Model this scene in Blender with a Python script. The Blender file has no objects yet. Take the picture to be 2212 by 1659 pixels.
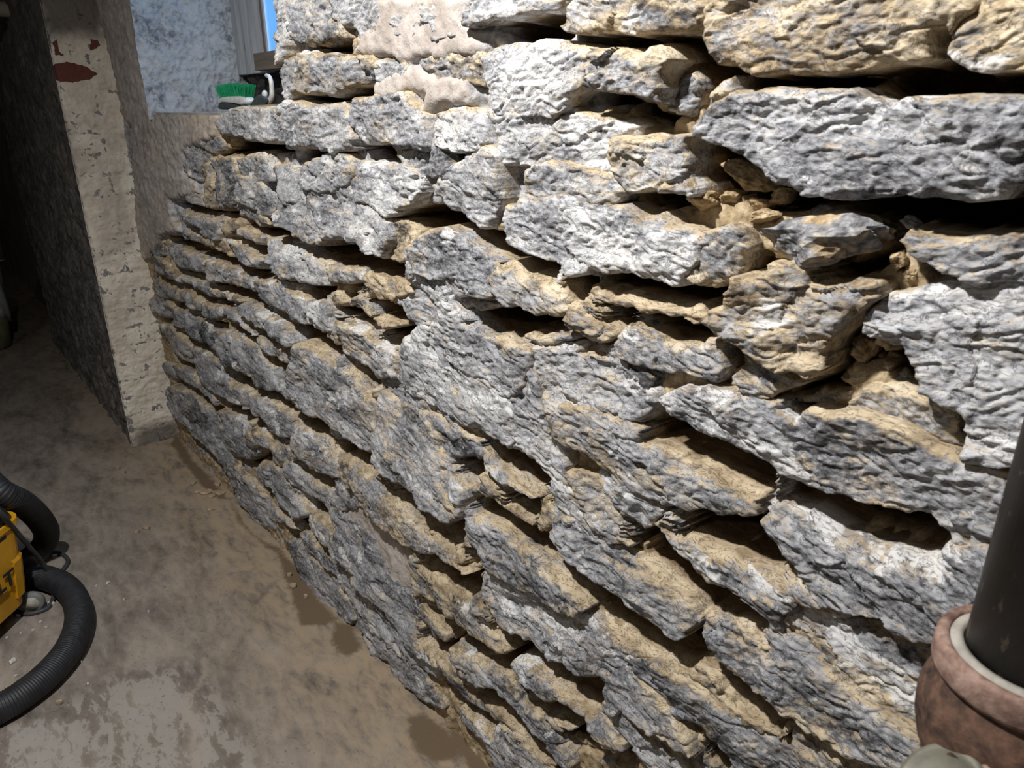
import bpy, bmesh, math, random
import numpy as np
from mathutils import Vector, Matrix
random.seed(7)
SC = bpy.context.scene
COL = SC.collection
# ------------------------------------------------------------------ camera, light, exposure
F_PX, HOR_Y, VP_X, WPX, HPX = 1560.0, 240.0, -270.0, 2212.0, 1659.0
EYE = 1.30                       # camera height
D = 0.6808                       # distance of the stone wall from the camera
CX, CY = WPX/2, HPX/2
PITCH = math.atan((CY-HOR_Y)/F_PX)
YAW = math.atan((CX-VP_X)/math.hypot(F_PX, CY-HOR_Y))
FH = np.array([-math.cos(YAW), math.sin(YAW), 0.0])
RT = np.array([math.sin(YAW), math.cos(YAW), 0.0])
FW = FH*math.cos(PITCH)+np.array([0, 0, -math.sin(PITCH)])
UP = np.cross(RT, FW)
CAM = np.array([0, 0, EYE])
cd = bpy.data.cameras.new('camera'); cam = bpy.data.objects.new('camera', cd); COL.objects.link(cam)
cam.matrix_world = Matrix(((RT[0], UP[0], -FW[0], 0), (RT[1], UP[1], -FW[1], 0), (RT[2], UP[2], -FW[2], EYE), (0, 0, 0, 1)))
cd.sensor_width = 36; cd.lens = 36*F_PX/WPX; cd.clip_start = 0.02
cd.dof.use_dof = True; cd.dof.focus_distance = 1.55; cd.dof.aperture_fstop = 13.0
SC.camera = cam
w = bpy.data.worlds.new('world'); SC.world = w; w.use_nodes = True
w.node_tree.nodes['Background'].inputs[0].default_value = (0.35, 0.6, 1.0, 1)
w.node_tree.nodes['Background'].inputs[1].default_value = 0.5
def lamp(name, kind, loc, energy, color, size=0.1, target=None):
    l = bpy.data.lights.new(name, kind); l.energy = energy; l.color = color
    if kind == 'AREA': l.shape = 'DISK'; l.size = size
    else: l.shadow_soft_size = size
    o = bpy.data.objects.new(name, l); o.location = loc; COL.objects.link(o)
    if target is not None:
        o.rotation_euler = (Vector(target)-Vector(loc)).to_track_quat('-Z', 'Y').to_euler()
    return o
wl = lamp('work_light', 'SPOT', (-0.74, -0.16, 2.24), 154, (1.0, 0.98, 0.955), 0.035, (-0.72, 0.68, 0.62))
wl.data.spot_size = math.radians(156); wl.data.spot_blend = 0.8
lamp('fill_light', 'POINT', (-0.9, -1.9, 2.2), 19, (1.0, 0.95, 0.88), 0.06)  # added fill with no visible source, lifts the pier face and flank
lamp('window_daylight', 'AREA', (-2.0, 0.93, 1.90), 4.0, (0.42, 0.68, 1.0), 0.28, (-2.2, 0.2, 0.9))
SC.view_settings.view_transform = 'Standard'; SC.view_settings.look = 'None'
SC.view_settings.exposure = 0.0; SC.view_settings.gamma = 1.0; SC.view_settings.use_curve_mapping = False

# ------------------------------------------------------------------ helpers
def ray(x, y):
    d = FW*F_PX+RT*(x-CX)-UP*(y-CY); return d/np.linalg.norm(d)
def on_y(x, y, Y): d = ray(x, y); return CAM+d*(Y/d[1])
def on_x(x, y, X): d = ray(x, y); return CAM+d*(X/d[0])
def on_z(x, y, Z): d = ray(x, y); return CAM+d*((Z-EYE)/d[2])
def proj(p):
    v = np.asarray(p)-CAM; z = v@FW
    return np.array([CX+F_PX*(v@RT)/z, CY-F_PX*(v@UP)/z])
def tag(o, label=None, cat=None, group=None, kind=None):
    for k, v in (('label', label), ('category', cat), ('group', group), ('kind', kind)):
        if v: o[k] = v
    return o
def link(name, me, parent=None, mat=None):
    o = bpy.data.objects.new(name, me); COL.objects.link(o)
    if mat: me.materials.append(mat)
    if parent is not None:
        o.parent = parent; o.matrix_parent_inverse = parent.matrix_world.inverted()
    return o
def empty(name, loc):
    o = bpy.data.objects.new(name, None); o.location = loc; COL.objects.link(o); o.empty_display_size = 0.05
    o.matrix_world = Matrix.Translation(loc)
    return o
def mesh_np(name, V, Fq, attrs=None, smooth=False, origin=None):
    V = np.asarray(V, dtype=np.float32); Fq = np.asarray(Fq, dtype=np.int32)
    if origin is not None: V = V-np.asarray(origin, dtype=np.float32)
    n = Fq.shape[1]
    me = bpy.data.meshes.new(name)
    me.vertices.add(len(V)); me.vertices.foreach_set('co', V.ravel())
    me.loops.add(Fq.size); me.loops.foreach_set('vertex_index', Fq.ravel())
    me.polygons.add(len(Fq)); me.polygons.foreach_set('loop_start', np.arange(0, Fq.size, n, dtype=np.int32))
    me.polygons.foreach_set('loop_total', np.full(len(Fq), n, dtype=np.int32))
    if smooth: me.polygons.foreach_set('use_smooth', np.ones(len(Fq), dtype=bool))
    for k, a in (attrs or {}).items():
        t = me.attributes.new(k, 'FLOAT', 'POINT'); t.data.foreach_set('value', np.asarray(a, dtype=np.float32).ravel())
    me.update(calc_edges=True); me.validate()
    return me
def grid_faces(nr, nc, keep=None):
    i = np.arange(nr*nc).reshape(nr, nc)
    f = np.stack([i[:-1, :-1], i[:-1, 1:], i[1:, 1:], i[1:, :-1]], -1).reshape(-1, 4)
    if keep is not None: f = f[keep.reshape(-1)]
    return f
def compact(V, Fq, attrs):
    used = np.zeros(len(V), bool); used[Fq.ravel()] = True
    m = np.cumsum(used)-1
    return V[used], m[Fq], {k: np.asarray(a).ravel()[used] for k, a in attrs.items()}
def hsh(i, j, s):
    h = (i.astype(np.int64)*374761393+j.astype(np.int64)*668265263+s*1442695041) & 0xffffffff
    h = ((h ^ (h >> 13))*1274126177) & 0xffffffff
    h = h ^ (h >> 16)
    return (h & 0xffff)/65535.0
def gn(x, y, s=0):                                  # gradient noise, about -0.7..0.7
    xi = np.floor(x); yi = np.floor(y); fx = x-xi; fy = y-yi
    u = fx*fx*fx*(fx*(fx*6-15)+10); v = fy*fy*fy*(fy*(fy*6-15)+10)
    def c(a, b):
        t = hsh(xi+a, yi+b, s)*2*np.pi
        return np.cos(t)*(fx-a)+np.sin(t)*(fy-b)
    return (c(0, 0)*(1-u)+c(1, 0)*u)*(1-v)+(c(0, 1)*(1-u)+c(1, 1)*u)*v
def fbm(x, y, o=4, s=0, g=0.5):
    r = 0*x; a = 1.0
    for k in range(o):
        r = r+a*gn(x, y, s+k*17); x = x*2.03+13.1; y = y*2.03+7.7; a *= g
    return r
def ridge(x, y, o=4, s=0):
    r = 0*x; a = 1.0
    for k in range(o):
        r = r+a*(1-2.4*np.abs(gn(x, y, s+k*31))); x = x*2.1+3.3; y = y*2.1+9.1; a *= 0.5
    return r
def facet(x, y, s=0):                               # chipped facets: a random plane per cell
    xi = np.floor(x); yi = np.floor(y); best = np.full(x.shape, 9.0); val = np.zeros(x.shape)
    for i in (-1, 0, 1):
        for j in (-1, 0, 1):
            a, b = xi+i, yi+j
            dx = x-a-hsh(a, b, s); dy = y-b-hsh(a, b, s+7); d = dx*dx+dy*dy
            v = (hsh(a, b, s+11)-0.5)*1.8*dx+(hsh(a, b, s+13)-0.5)*1.8*dy+(hsh(a, b, s+17)-0.5)*0.7
            m = d < best; best = np.where(m, d, best); val = np.where(m, v, val)
    return val
def blur(a, n=3):
    for _ in range(n):
        p = np.pad(a, 1, mode='edge'); a = (p[:-2]+p[1:-1]*2+p[2:])[:, 1:-1]/4
        p = np.pad(a, 1, mode='edge'); a = (p[:, :-2]+p[:, 1:-1]*2+p[:, 2:])[1:-1]/4
    return a
def sst(a, b, x):
    t = np.clip((x-a)/(b-a), 0, 1); return t*t*(3-2*t)
def sdist(px, py, P):                               # signed distance to polygon, positive inside
    d = np.full(px.shape, 1e9); ins = np.zeros(px.shape, bool)
    n = len(P)
    for k in range(n):
        ax, ay = P[k]; bx, by = P[(k+1) % n]
        ex, ey = bx-ax, by-ay; wx, wy = px-ax, py-ay
        t = np.clip((wx*ex+wy*ey)/max(ex*ex+ey*ey, 1e-12), 0, 1)
        d = np.minimum(d, (wx-ex*t)**2+(wy-ey*t)**2)
        if abs(by-ay) > 1e-9:
            ins ^= ((ay > py) != (by > py)) & (px < ex*(py-ay)/(by-ay)+ax)
    d = np.sqrt(d)
    return np.where(ins, d, -d)

# ------------------------------------------------------------------ node helpers
class NT:
    def __init__(s, name):
        s.m = bpy.data.materials.new(name); s.m.use_nodes = True
        s.t = s.m.node_tree; s.b = s.t.nodes['Principled BSDF']
    def n(s, typ, ins=None, **kw):
        x = s.t.nodes.new('ShaderNode'+typ)
        for k, v in kw.items(): setattr(x, k, v)
        for k, v in (ins or {}).items(): s.set(x.inputs[k], v)
        return x
    def set(s, sock, v):
        if isinstance(v, bpy.types.NodeSocket): s.t.links.new(v, sock)
        elif isinstance(v, (tuple, list)) and len(v) == 3 and sock.type == 'RGBA': sock.default_value = (*v, 1)
        else: sock.default_value = v
    def math(s, op, a, b=None, c=None, clamp=False):
        x = s.t.nodes.new('ShaderNodeMath'); x.operation = op; x.use_clamp = clamp
        for i, v in enumerate((a, b, c)):
            if v is not None: s.set(x.inputs[i], v)
        return x.outputs[0]
    def mix(s, f, a, b, blend='MIX'):
        x = s.t.nodes.new('ShaderNodeMix'); x.data_type = 'RGBA'; x.blend_type = blend
        s.set(x.inputs[0], f); s.set(x.inputs[6], a); s.set(x.inputs[7], b); return x.outputs[2]
    def pos(s, scale=(1, 1, 1), local=False):
        g = s.n('TexCoord').outputs['Object'] if local else s.n('NewGeometry').outputs['Position']
        return s.n('Mapping', {'Vector': g, 'Scale': scale}).outputs[0]
    def noise(s, vec, scale, detail=5, rough=0.55, dist=0.0):
        return s.n('TexNoise', {'Vector': vec, 'Scale': scale, 'Detail': detail, 'Roughness': rough, 'Distortion': dist}).outputs[0]
    def ramp(s, f, stops, interp='LINEAR'):
        x = s.t.nodes.new('ShaderNodeValToRGB'); x.color_ramp.interpolation = interp
        e = x.color_ramp.elements
        while len(e) < len(stops): e.new(0.5)
        for i, (p, c) in enumerate(stops): e[i].position = p; e[i].color = (*c, 1) if len(c) == 3 else c
        s.set(x.inputs[0], f); return x.outputs[0]
    def sm(s, f, a, b):
        return s.n('MapRange', {'Value': f, 'From Min': a, 'From Max': b}, interpolation_type='SMOOTHSTEP').outputs[0]
    def attr(s, name): return s.n('Attribute', attribute_name=name).outputs['Fac']
    def out(s, color=None, rough=None, bump=None, bstr=0.5, bdist=0.003, **kw):
        if color is not None: s.set(s.b.inputs['Base Color'], color)
        if rough is not None: s.set(s.b.inputs['Roughness'], rough)
        if bump is not None:
            x = s.n('Bump', {'Strength': bstr, 'Distance': bdist, 'Height': bump}); s.set(s.b.inputs['Normal'], x.outputs[0])
        for k, v in kw.items(): s.set(s.b.inputs[k.replace('_', ' ')], v)
        return s.m
def plain(name, col, rough=0.6, var=0.15, scale=30, metal=0.0, bstr=0.0):
    t = NT(name); p = t.pos((1, 1, 1), True); n = t.noise(p, scale, 5)
    c = t.mix(t.sm(n, 0.3, 0.7), tuple(v*(1-var) for v in col), tuple(min(1, v*(1+var)) for v in col))
    return t.out(c, rough, n if bstr else None, bstr, 0.002, Metallic=metal)
def smesh(name, bm, mat, parent=None, smooth=True, origin=None):
    me = bpy.data.meshes.new(name); bm.to_mesh(me); bm.free()
    if smooth:
        for p in me.polygons: p.use_smooth = True
    if origin is not None: me.transform(Matrix.Translation(-Vector(origin)))
    o = link(name, me, None, mat)
    if origin is not None: o.matrix_world = Matrix.Translation(origin)
    if parent is not None:
        o.parent = parent; o.matrix_parent_inverse = parent.matrix_world.inverted()
    return o
# ------------------------------------------------------------------ outlines of stones and joints, read off zoomed views of the photo
VIEW = dict(A=(300, 200, 4.424), B=(300, 550, 4.424), C=(400, 900, 4.424), D=(600, 0, 4.424), E=(700, 350, 4.424), F=(700, 700, 4.424),
            G=(800, 1050, 4.424), H=(850, 1284, 4.424), I=(1000, 0, 3.687), J=(1050, 400, 3.687), K=(1150, 800, 3.687), L=(1250, 1209, 3.687),
            M=(1500, 0, 3.107), N=(1500, 450, 3.107), O=(1600, 900, 2.185), P=(200, 900, 2.1856), Q=(0, 0, 1))
# one stone per line: view, [t tan][w whitewash][h height in mm][l ledge], outline
STONES = """
A w7h18 760,220 900,185 1340,180 1400,260 1405,470 1180,475 1000,440 860,400 800,410 735,340
A w7h22 1360,150 1440,100 1650,85 1950,100 1985,180 1990,330 2060,430 2060,520 1830,545 1660,500 1500,515 1480,550 1410,540 1405,330
D w5h24 680,950 900,900 960,930 1230,920 1290,1060 1400,1120 1420,1400 1250,1380 1100,1350 960,1370 790,1360 740,1200 660,1120
A t5h2 590,430 700,390 810,480 800,560 740,580 690,560 600,500
A h0 440,520 560,500 690,600 690,660 600,690 590,830 520,800 440,730
A t9w2h6 600,720 690,670 740,960 740,1110 640,1110 600,830
A t5w0h10 690,640 850,590 910,620 930,830 905,930 910,1110 780,1130 750,1100 740,950
A w5h12 920,620 1040,560 1250,570 1290,700 1320,860 1240,890 1030,830 930,740
A w5h14 930,800 1240,890 1260,960 1270,1170 1180,1190 1080,1090 1000,1040 930,1030 905,920
A t6h4 920,1060 1080,1090 1250,1200 1270,1250 1110,1290 1010,1220 930,1180
A t4w2h0 1270,920 1340,920 1360,1190 1280,1230 1255,1080
A w6h16 1290,690 1380,700 1470,740 1550,640 1600,760 1550,870 1560,1000 1650,1080 1770,1400 1750,1470 1560,1400 1480,1340 1350,1250 1340,1180 1370,1100 1350,1000
A w7h20 1660,630 1860,600 2010,640 2030,760 1990,860 1880,910 1700,930 1560,870 1600,760
E w8h18 240,0 560,0 800,40 940,150 900,320 860,400 760,440 680,520 560,440 400,380 300,340 250,230
E w8h20 -150,150 0,200 230,230 310,370 400,460 480,450 640,560 660,680 580,900 540,920 440,870 350,800 200,720 0,720 -150,560
E t9w1h10 660,560 780,560 880,640 870,800 790,960 760,1000 580,920 600,800 650,720
E w8h20 1200,140 1380,-40 1560,-120 1700,-60 1730,40 1720,330 1640,450 1600,640 1520,650 1400,560 1200,440 1120,330 1050,350 1020,250
E t9w1h6 1640,430 1740,360 1740,640 1700,720 1600,650
E w5h26 890,680 950,600 1190,550 1270,600 1440,670 1560,740 1640,860 1860,850 1820,920 1680,940 1640,960 1650,1290 1590,1290 1440,1240 1330,1090 1180,1080 920,1030 870,900
J t6w6h24l2 80,590 180,590 330,620 610,700 700,830 690,1010 640,1040 380,1030 250,960 130,950 80,860
E t4w6h12 1290,1250 1450,1270 1690,1330 1700,1380 1600,1430 1370,1390 1280,1330
E t3w3h30 790,830 860,790 880,860 860,1060 830,1110 780,1100 775,980
F w7h18 930,0 1050,60 1160,180 1200,330 1300,440 1350,520 1700,660 1860,640 1800,800 1830,1000 1800,1180 1620,1090 1480,1020 1350,940 1180,820 980,720 830,640 740,560 700,480 710,250 760,130
F t4w8h20 870,-490 920,-518 1330,-458 1480,-308 1270,-288 1290,-158 1480,30 1700,140 1850,180 2000,240 1990,430 1860,640 1700,660 1350,520 1300,440 1200,330 1160,180 1050,60 940,0 780,-60 680,-200 700,-300 880,-350
E t9w3h14 360,1010 500,1000 700,1060 770,1040 840,1110 870,1230 700,1270 660,1350 570,1320 430,1300 380,1210
E t6w4h14 200,1240 240,1190 360,1200 400,1300 480,1400 450,1490 370,1420 300,1350 200,1330
E t9w3h22 470,1500 540,1410 600,1420 740,1560 640,1590 540,1590
B w6h12 1750,120 1930,90 2130,130 2130,260 1930,300 1870,260 1780,230
B t8w3h6 1820,370 1900,360 1960,450 1930,510 1840,450
B t5h8 640,80 720,40 780,60 900,100 960,200 990,330 900,300 750,280 640,230
B h4 970,170 1080,190 1110,350 1080,370 1000,320
B t6w4h8 110,0 170,20 260,80 300,160 400,190 400,290 280,250 160,200 130,120
B t4h8 250,-70 420,-70 590,-20 600,40 640,60 640,180 560,170 440,160 320,80
B w3h4 100,-110 220,-120 240,-10 180,10 110,-30
B w5h6 380,170 500,200 650,260 690,320 790,330 800,430 640,400 580,350 480,290 400,250
B t6h6 140,250 280,270 420,320 540,370 600,430 600,540 500,520 440,470 330,450 240,410 140,360
B t6h4 790,340 900,370 1060,430 960,470 820,440
B t6h8 130,420 230,410 310,470 310,600 230,610 170,560 120,480
B t4w2h10 320,500 430,490 600,560 640,660 780,700 790,960 760,970 700,900 610,850 520,820 430,750 330,680
B t5w3h8 600,440 690,450 760,500 770,590 700,640 650,600 610,530
B t6h6 220,650 300,650 320,730 460,810 490,880 480,960 480,1050 430,1030 360,960 300,860 210,760
B w6h12 480,900 540,870 760,970 830,1080 900,1200 1000,1230 1030,1300 1040,1480 980,1480 850,1400 740,1340 640,1270 560,1200 520,1080 480,980
B w6h4 240,1040 330,1060 360,1200 330,1230 260,1140
B t5h6 330,1060 430,1080 540,1180 560,1280 500,1270 400,1180 350,1130
B t4h4 560,1280 640,1290 740,1400 740,1480 640,1410 570,1330
C w5h8 -142,-288 0,-270 120,-170 280,-50 340,40 355,200 430,330 440,490 400,520 340,520 250,350 150,280 40,100 -60,0 -130,-140
B t4w3h14 780,760 850,730 920,730 1130,850 1190,960 1260,1080 1380,1090 1440,1110 1440,1390 1370,1380 1290,1310 1160,1260 1040,1130 960,1090 870,1060 800,950
B t4h10 760,490 840,480 960,590 1110,690 1110,790 1050,770 960,690 840,640 770,570
B w6h22 950,480 1000,440 1130,460 1300,540 1470,660 1500,790 1490,880 1400,840 1290,780 1150,700 1040,620 950,570
B w6h12 1110,740 1180,750 1350,830 1470,900 1450,1030 1380,1020 1230,960 1180,880
B w6h14 1090,170 1190,170 1480,290 1600,390 1590,660 1480,650 1400,580 1280,510 1170,450 1100,330
B w7h18l2 1190,-160 1330,-170 1580,-80 1750,20 1760,130 1780,300 1640,270 1380,230 1300,150 1220,50
A w6h12 850,1410 930,1430 1100,1520 1210,1530 1210,1590 1170,1690 1080,1680 940,1620
A t9w2h8 800,1180 900,1170 970,1220 950,1300 860,1370 820,1330
A t6h8 960,1280 1060,1310 1180,1370 1170,1460 1100,1450 980,1400 940,1330
A t4w6h12 380,1120 490,1150 680,1160 800,1190 780,1380 710,1400 600,1330 540,1280 420,1220
A t9w2h8 590,1330 700,1390 800,1400 850,1480 880,1610 790,1560 700,1510 590,1440
A t4h2 400,1290 480,1300 590,1390 580,1450 480,1400 410,1350
A t5h4 430,980 520,960 610,1000 640,1110 560,1100 440,1040
B w8h16 1600,430 1660,390 1680,350 1800,400 1830,500 1830,690 1780,740 1680,700 1620,640
B h6 1830,490 1900,550 1910,600 1840,610
B t8w3h10 1780,770 1880,650 1920,780 1900,860 1830,860
F w7t5h18 150,-50 280,-90 380,-10 530,130 700,130 700,200 700,480 560,480 480,520 380,420 200,290 160,250 150,80
F t5w6h26l1 -250,210 -210,130 -130,130 20,190 180,330 330,450 450,560 480,620 480,870 530,930 500,1150 470,1240 420,1240 260,1140 120,980 0,930 -150,860 -300,730 -320,480 -290,330
C w5h14 588,-218 630,-240 760,-210 940,-100 1040,0 1010,130 1020,200 940,190 830,160 740,60 650,-90
C t4w5h12 330,-60 450,-60 650,70 600,150 580,270 690,330 680,390 590,420 490,360 430,300 370,180 350,40
C t6h14l1 600,130 660,70 800,180 960,220 1040,290 1060,400 980,470 860,440 800,350 730,280 620,290 590,220
C t6w5h16l1 1030,50 1080,20 1300,100 1350,200 1420,300 1440,420 1460,570 1400,590 1320,540 1200,500 1160,430 1050,370 1030,240
C t4w5h16l1 650,420 780,410 860,470 970,560 1000,620 1130,760 1180,880 1140,980 1080,990 960,900 850,790 810,690 710,640 670,560
C w6h14l1 990,440 1040,440 1210,570 1370,650 1380,800 1440,950 1410,980 1350,930 1330,860 1240,790 1120,730 1000,610
C t5w6h6 1350,80 1450,90 1480,200 1430,230 1370,190
G t8w2h22l2 -320,-370 -270,-400 -210,-360 70,-190 480,170 640,330 900,430 960,560 1050,750 1030,810 950,820 870,770 740,700 590,640 430,580 330,500 120,330 -40,200 -200,0 -280,-110 -330,-240
C w5h6 440,480 500,480 660,660 780,780 830,890 830,1090 760,1080 650,1000 540,830 480,700 430,540
C t4w5h8 830,880 900,890 1000,1000 1090,1090 1100,1120 1000,1070 890,1000
C t7w5h18l1 1160,910 1210,870 1300,920 1430,1080 1470,1180 1560,1280 1600,1420 1520,1390 1440,1320 1330,1230 1220,1120 1170,1030
C w5h10 1110,1090 1160,1100 1290,1250 1460,1390 1440,1440 1450,1530 1390,1450 1260,1370 1160,1250
C w4h8 980,1180 1080,1170 1200,1350 1330,1480 1430,1600 1560,1800 1600,1950 1540,1980 1450,1900 1200,1620 1090,1430 1030,1300
C w6h10 1390,630 1470,590 1520,680 1680,830 1620,870 1450,870 1390,790
P w5h10 1130,440 1240,420 1400,560 1560,680 1590,800 1540,860 1540,960 1640,1170 1520,1080 1400,900 1240,760 1160,640
P w5h8 1160,680 1240,760 1400,900 1530,1080 1640,1180 1620,1220 1560,1180 1450,1120 1330,1010 1250,900 1170,800
P t4w5h8 1230,880 1330,1010 1440,1120 1560,1200 1600,1290 1650,1370 1570,1340 1430,1220 1390,1150 1330,1110 1260,990
G t8w3h20l2 430,590 500,630 700,830 900,930 1020,1030 1060,1150 1220,1400 1330,1510 1350,1610 1200,1610 1150,1550 1000,1420 850,1330 750,1250 640,1120 500,1050 430,1050 400,900 380,740
G t8w1h10 480,1080 540,1090 640,1200 740,1340 740,1480 690,1520 600,1470 480,1330 460,1200
G t5w3h26l1 900,390 940,270 930,190 980,155 1100,190 1260,300 1480,470 1700,620 1850,760 2060,930 2140,1020 2110,1120 2040,1170 1900,1200 1700,1100 1480,980 1250,860 1060,720 1050,590 960,560
Q t5w6h18 1040,1213 1082,1244 1135,1271 1184,1299 1230,1321 1261,1317 1299,1353 1325,1392 1360,1430 1400,1480 1450,1540 1500,1610 1505,1625 1460,1590 1400,1560 1340,1520 1327,1530 1305,1497 1311,1465 1290,1452 1257,1465 1223,1438 1189,1424 1162,1399 1114,1374 1074,1341 1042,1298 1028,1267
G t7w4h16l1 920,-70 990,-138 1060,-150 1250,40 1400,120 1580,230 1590,310 1560,380 1480,360 1370,290 1250,200 1150,110 1100,120 990,60
F t5w7h24l1 1490,1320 1520,1250 1600,1225 1690,1240 1900,1400 2110,1540 2110,1600 2060,1659 1960,1640 1820,1550 1700,1530 1600,1470 1510,1400
G t9w1h8 1590,130 1700,60 1760,240 1770,320 1700,430 1690,480 1590,450 1570,360
F t5w5h26 490,690 550,670 700,790 810,830 1080,920 1240,1010 1400,1090 1570,1190 1500,1280 1340,1270 1220,1280 1230,1340 1380,1420 1380,1640 1350,1830 1280,1890 1200,1850 1000,1720 900,1600 700,1480 560,1380 500,1290 480,1210 530,960 500,860 480,780
F t5w5h8 500,500 700,490 740,570 980,720 1230,880 1240,940 1080,910 980,920 820,760 800,830 700,780 550,660 480,640
F t9w2h10 1240,960 1330,930 1450,1010 1560,1170 1480,1180 1400,1080 1260,1010
Q w8h14 1120,845 1160,803 1195,900 1190,945 1220,955 1222,1040 1250,1080 1300,1150 1340,1180 1300,1170 1240,1130 1198,1120 1195,1080 1185,1060 1165,1020 1110,965 1105,930
Q t5w4h22l1 1198,1125 1240,1130 1300,1170 1350,1190 1380,1220 1430,1250 1500,1290 1508,1310 1510,1345 1490,1380 1470,1383 1420,1345 1360,1310 1330,1280 1280,1250 1215,1200 1188,1165 1190,1145
K t6w4h20l1 170,360 260,290 480,330 600,380 860,440 1050,600 1400,690 1700,820 1850,900 1830,1170 1620,1190 1500,1160 1350,1120 1040,1100 1000,1040 700,900 570,780 400,600 280,560 170,480
K w7h10 560,780 700,900 1000,1040 1040,1100 980,1220 900,1250 820,1210 700,1180 680,1050 600,990 480,870
K t7w3h14 260,800 450,850 640,1000 700,1180 840,1280 840,1330 770,1390 650,1350 480,1200 300,960
L t6w5h18l1 540,-270 620,-290 670,-370 830,-310 1130,-180 1330,-60 1530,30 1730,130 1840,200 1940,320 1740,300 1600,380 1630,600 1500,480 1350,360 1240,290 1040,190 930,90 860,0 750,-90 690,-190
L t5w2h22l1 980,350 1060,340 1200,360 1450,470 1640,600 1800,660 1950,850 2080,1000 2470,1224 2710,1405 2655,1590 2397,1515 2212,1480 2000,1380 1900,1330 1650,1200 1560,1150 1450,1040 1270,920 1180,850 1050,730 990,600
L t9w0h8l2 50,400 140,350 270,430 600,640 820,740 1100,910 1200,990 1430,1130 1620,1280 1700,1330 1640,1400 1500,1350 1300,1240 1080,1130 850,960 640,780 420,760 250,600 100,480
L t5w3h14 420,780 640,790 850,960 1080,1130 1300,1250 1500,1360 1640,1410 1700,1500 1760,1659 1900,1800 1300,1800 1150,1600 1000,1420 800,1250 650,1050 520,900
L t7w3h4 910,1400 1000,1420 1150,1600 1250,1750 1000,1750 960,1600
L t7w3h16 1700,1340 1900,1420 2212,1560 2400,1640 2400,1850 1900,1800 1740,1560
L w6t4h14 130,1130 180,1090 300,1170 420,1290 500,1400 640,1500 850,1659 600,1659 480,1500 330,1350 200,1210
Q w6t5h20 1432,868 1475,852 1550,850 1600,857 1680,868 1725,885 1822,893 1902,920 2000,960 2092,992 2160,1030 2200,1060 2190,1180 2140,1180 2080,1180 2045,1168 2003,1125 1930,1107 1880,1085 1820,1065 1760,1050 1690,1025 1645,992 1600,965 1540,945 1490,920 1450,895
O w5t4h22l1 105,320 160,280 260,320 360,420 480,500 700,570 880,600 990,600 1200,650 1250,740 1250,900 1110,900 960,920 900,1030 760,980 600,900 460,880 400,860 330,780 270,700 200,650 120,540 95,480 110,400
O t7w4h8 170,860 270,860 390,880 600,1000 760,1080 900,1130 890,1250 800,1260 660,1200 500,1160 380,1060 260,960
O w5t6h14 200,960 290,960 400,1080 520,1180 700,1230 870,1290 870,1400 830,1440 700,1400 560,1330 440,1230 330,1120
J w7h26 150,200 300,90 440,140 680,100 1080,170 1350,200 1500,320 1640,400 1700,430 1690,600 1640,700 1560,800 1450,760 1290,740 1200,680 1050,700 830,680 690,730 620,690 560,600 400,560 270,510 150,450
J t5w1h24 1800,400 1900,360 2000,360 2060,470 2050,600 2000,730 1840,810 1750,800 1640,780 1620,740 1680,600 1720,480
J t9w3h18l1 820,800 1000,750 1150,800 1300,850 1500,870 1720,880 1780,970 1770,1050 1660,1090 1450,1060 1300,1030 1100,980 950,960 820,890
J t8w3h20 690,920 770,870 900,940 1000,1030 1040,1120 1040,1200 950,1250 880,1230 760,1150 670,1110
J t5w4h12 1070,1130 1150,1040 1300,1080 1400,1160 1600,1180 1800,1240 1880,1290 1900,1400 1860,1530 1830,1560 1700,1480 1560,1450 1400,1440 1250,1420 1100,1330 1030,1260
J w1h4 1050,1330 1250,1420 1320,1530 1300,1620 1220,1580 1080,1400
J t6w6h14 250,1110 400,1090 760,1180 740,1210 600,1240 450,1270 330,1220
K w8t4h14 11,-175 260,-215 430,-225 650,-215 700,-60 850,115 940,170 1000,280 870,400 600,350 480,320 260,280 170,350 100,60 0,-100
N t8w4h34 50,770 190,590 300,520 310,440 480,370 800,390 1000,440 1200,520 1190,600 1110,700 1040,780 930,920 950,1000 880,1080 760,1120 600,1060 500,1020 380,950 250,880 130,840
N t5w5h22 250,1040 350,950 450,1010 600,1090 720,1170 640,1220 520,1260 400,1230 280,1180
N t5w5h20 1390,220 1440,160 1700,120 2212,130 2400,150 2400,420 2212,440 1880,470 1640,420 1500,330
N w7t3h20 1130,740 1300,600 1500,540 1700,500 1880,470 2212,430 2400,420 2400,1659 1830,1659 1800,1400 1700,1300 1560,1230 1500,1080 1420,960 1390,930 1250,860 1150,820
N w4t6h4 1030,1300 1180,1200 1400,1190 1600,1270 1730,1350 1820,1500 1830,1640 1700,1600 1500,1510 1270,1460 1080,1370
N t8w2h-12 940,1140 1050,1040 1280,1080 1180,1170 1050,1220
N t8w3h-6 600,1290 820,1210 1010,1220 1000,1290 900,1340
M t9w6h30 100,150 110,100 250,0 300,-60 1850,-60 1870,40 1740,180 1640,330 1560,430 1400,460 1250,480 900,510 600,510 370,490 280,420 190,440 120,370 95,250
M t9w5h30 1740,180 1870,50 1900,-60 2400,-60 2400,480 2212,500 2000,520 1900,480 1750,380 1720,340 1740,250
M w5t3h36 10,850 80,760 240,660 290,600 500,570 560,550 700,570 950,570 1080,600 1150,660 1350,660 1480,610 2212,590 2400,600 2400,1300 2212,1260 2100,1360 1800,1340 1500,1320 1300,1330 1130,1350 900,1320 790,1320 720,1280 600,1220 470,1130 370,1050 250,980 100,940 10,950
M t7w4h20 80,690 120,600 200,490 270,470 290,540 260,640 100,750
I t8w5h26 820,170 860,90 900,30 1050,-40 1900,-40 1930,60 1960,130 1900,200 1720,240 1600,270 1420,250 1330,285 1180,280 1090,230 1010,280 900,260 790,220 770,190
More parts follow.
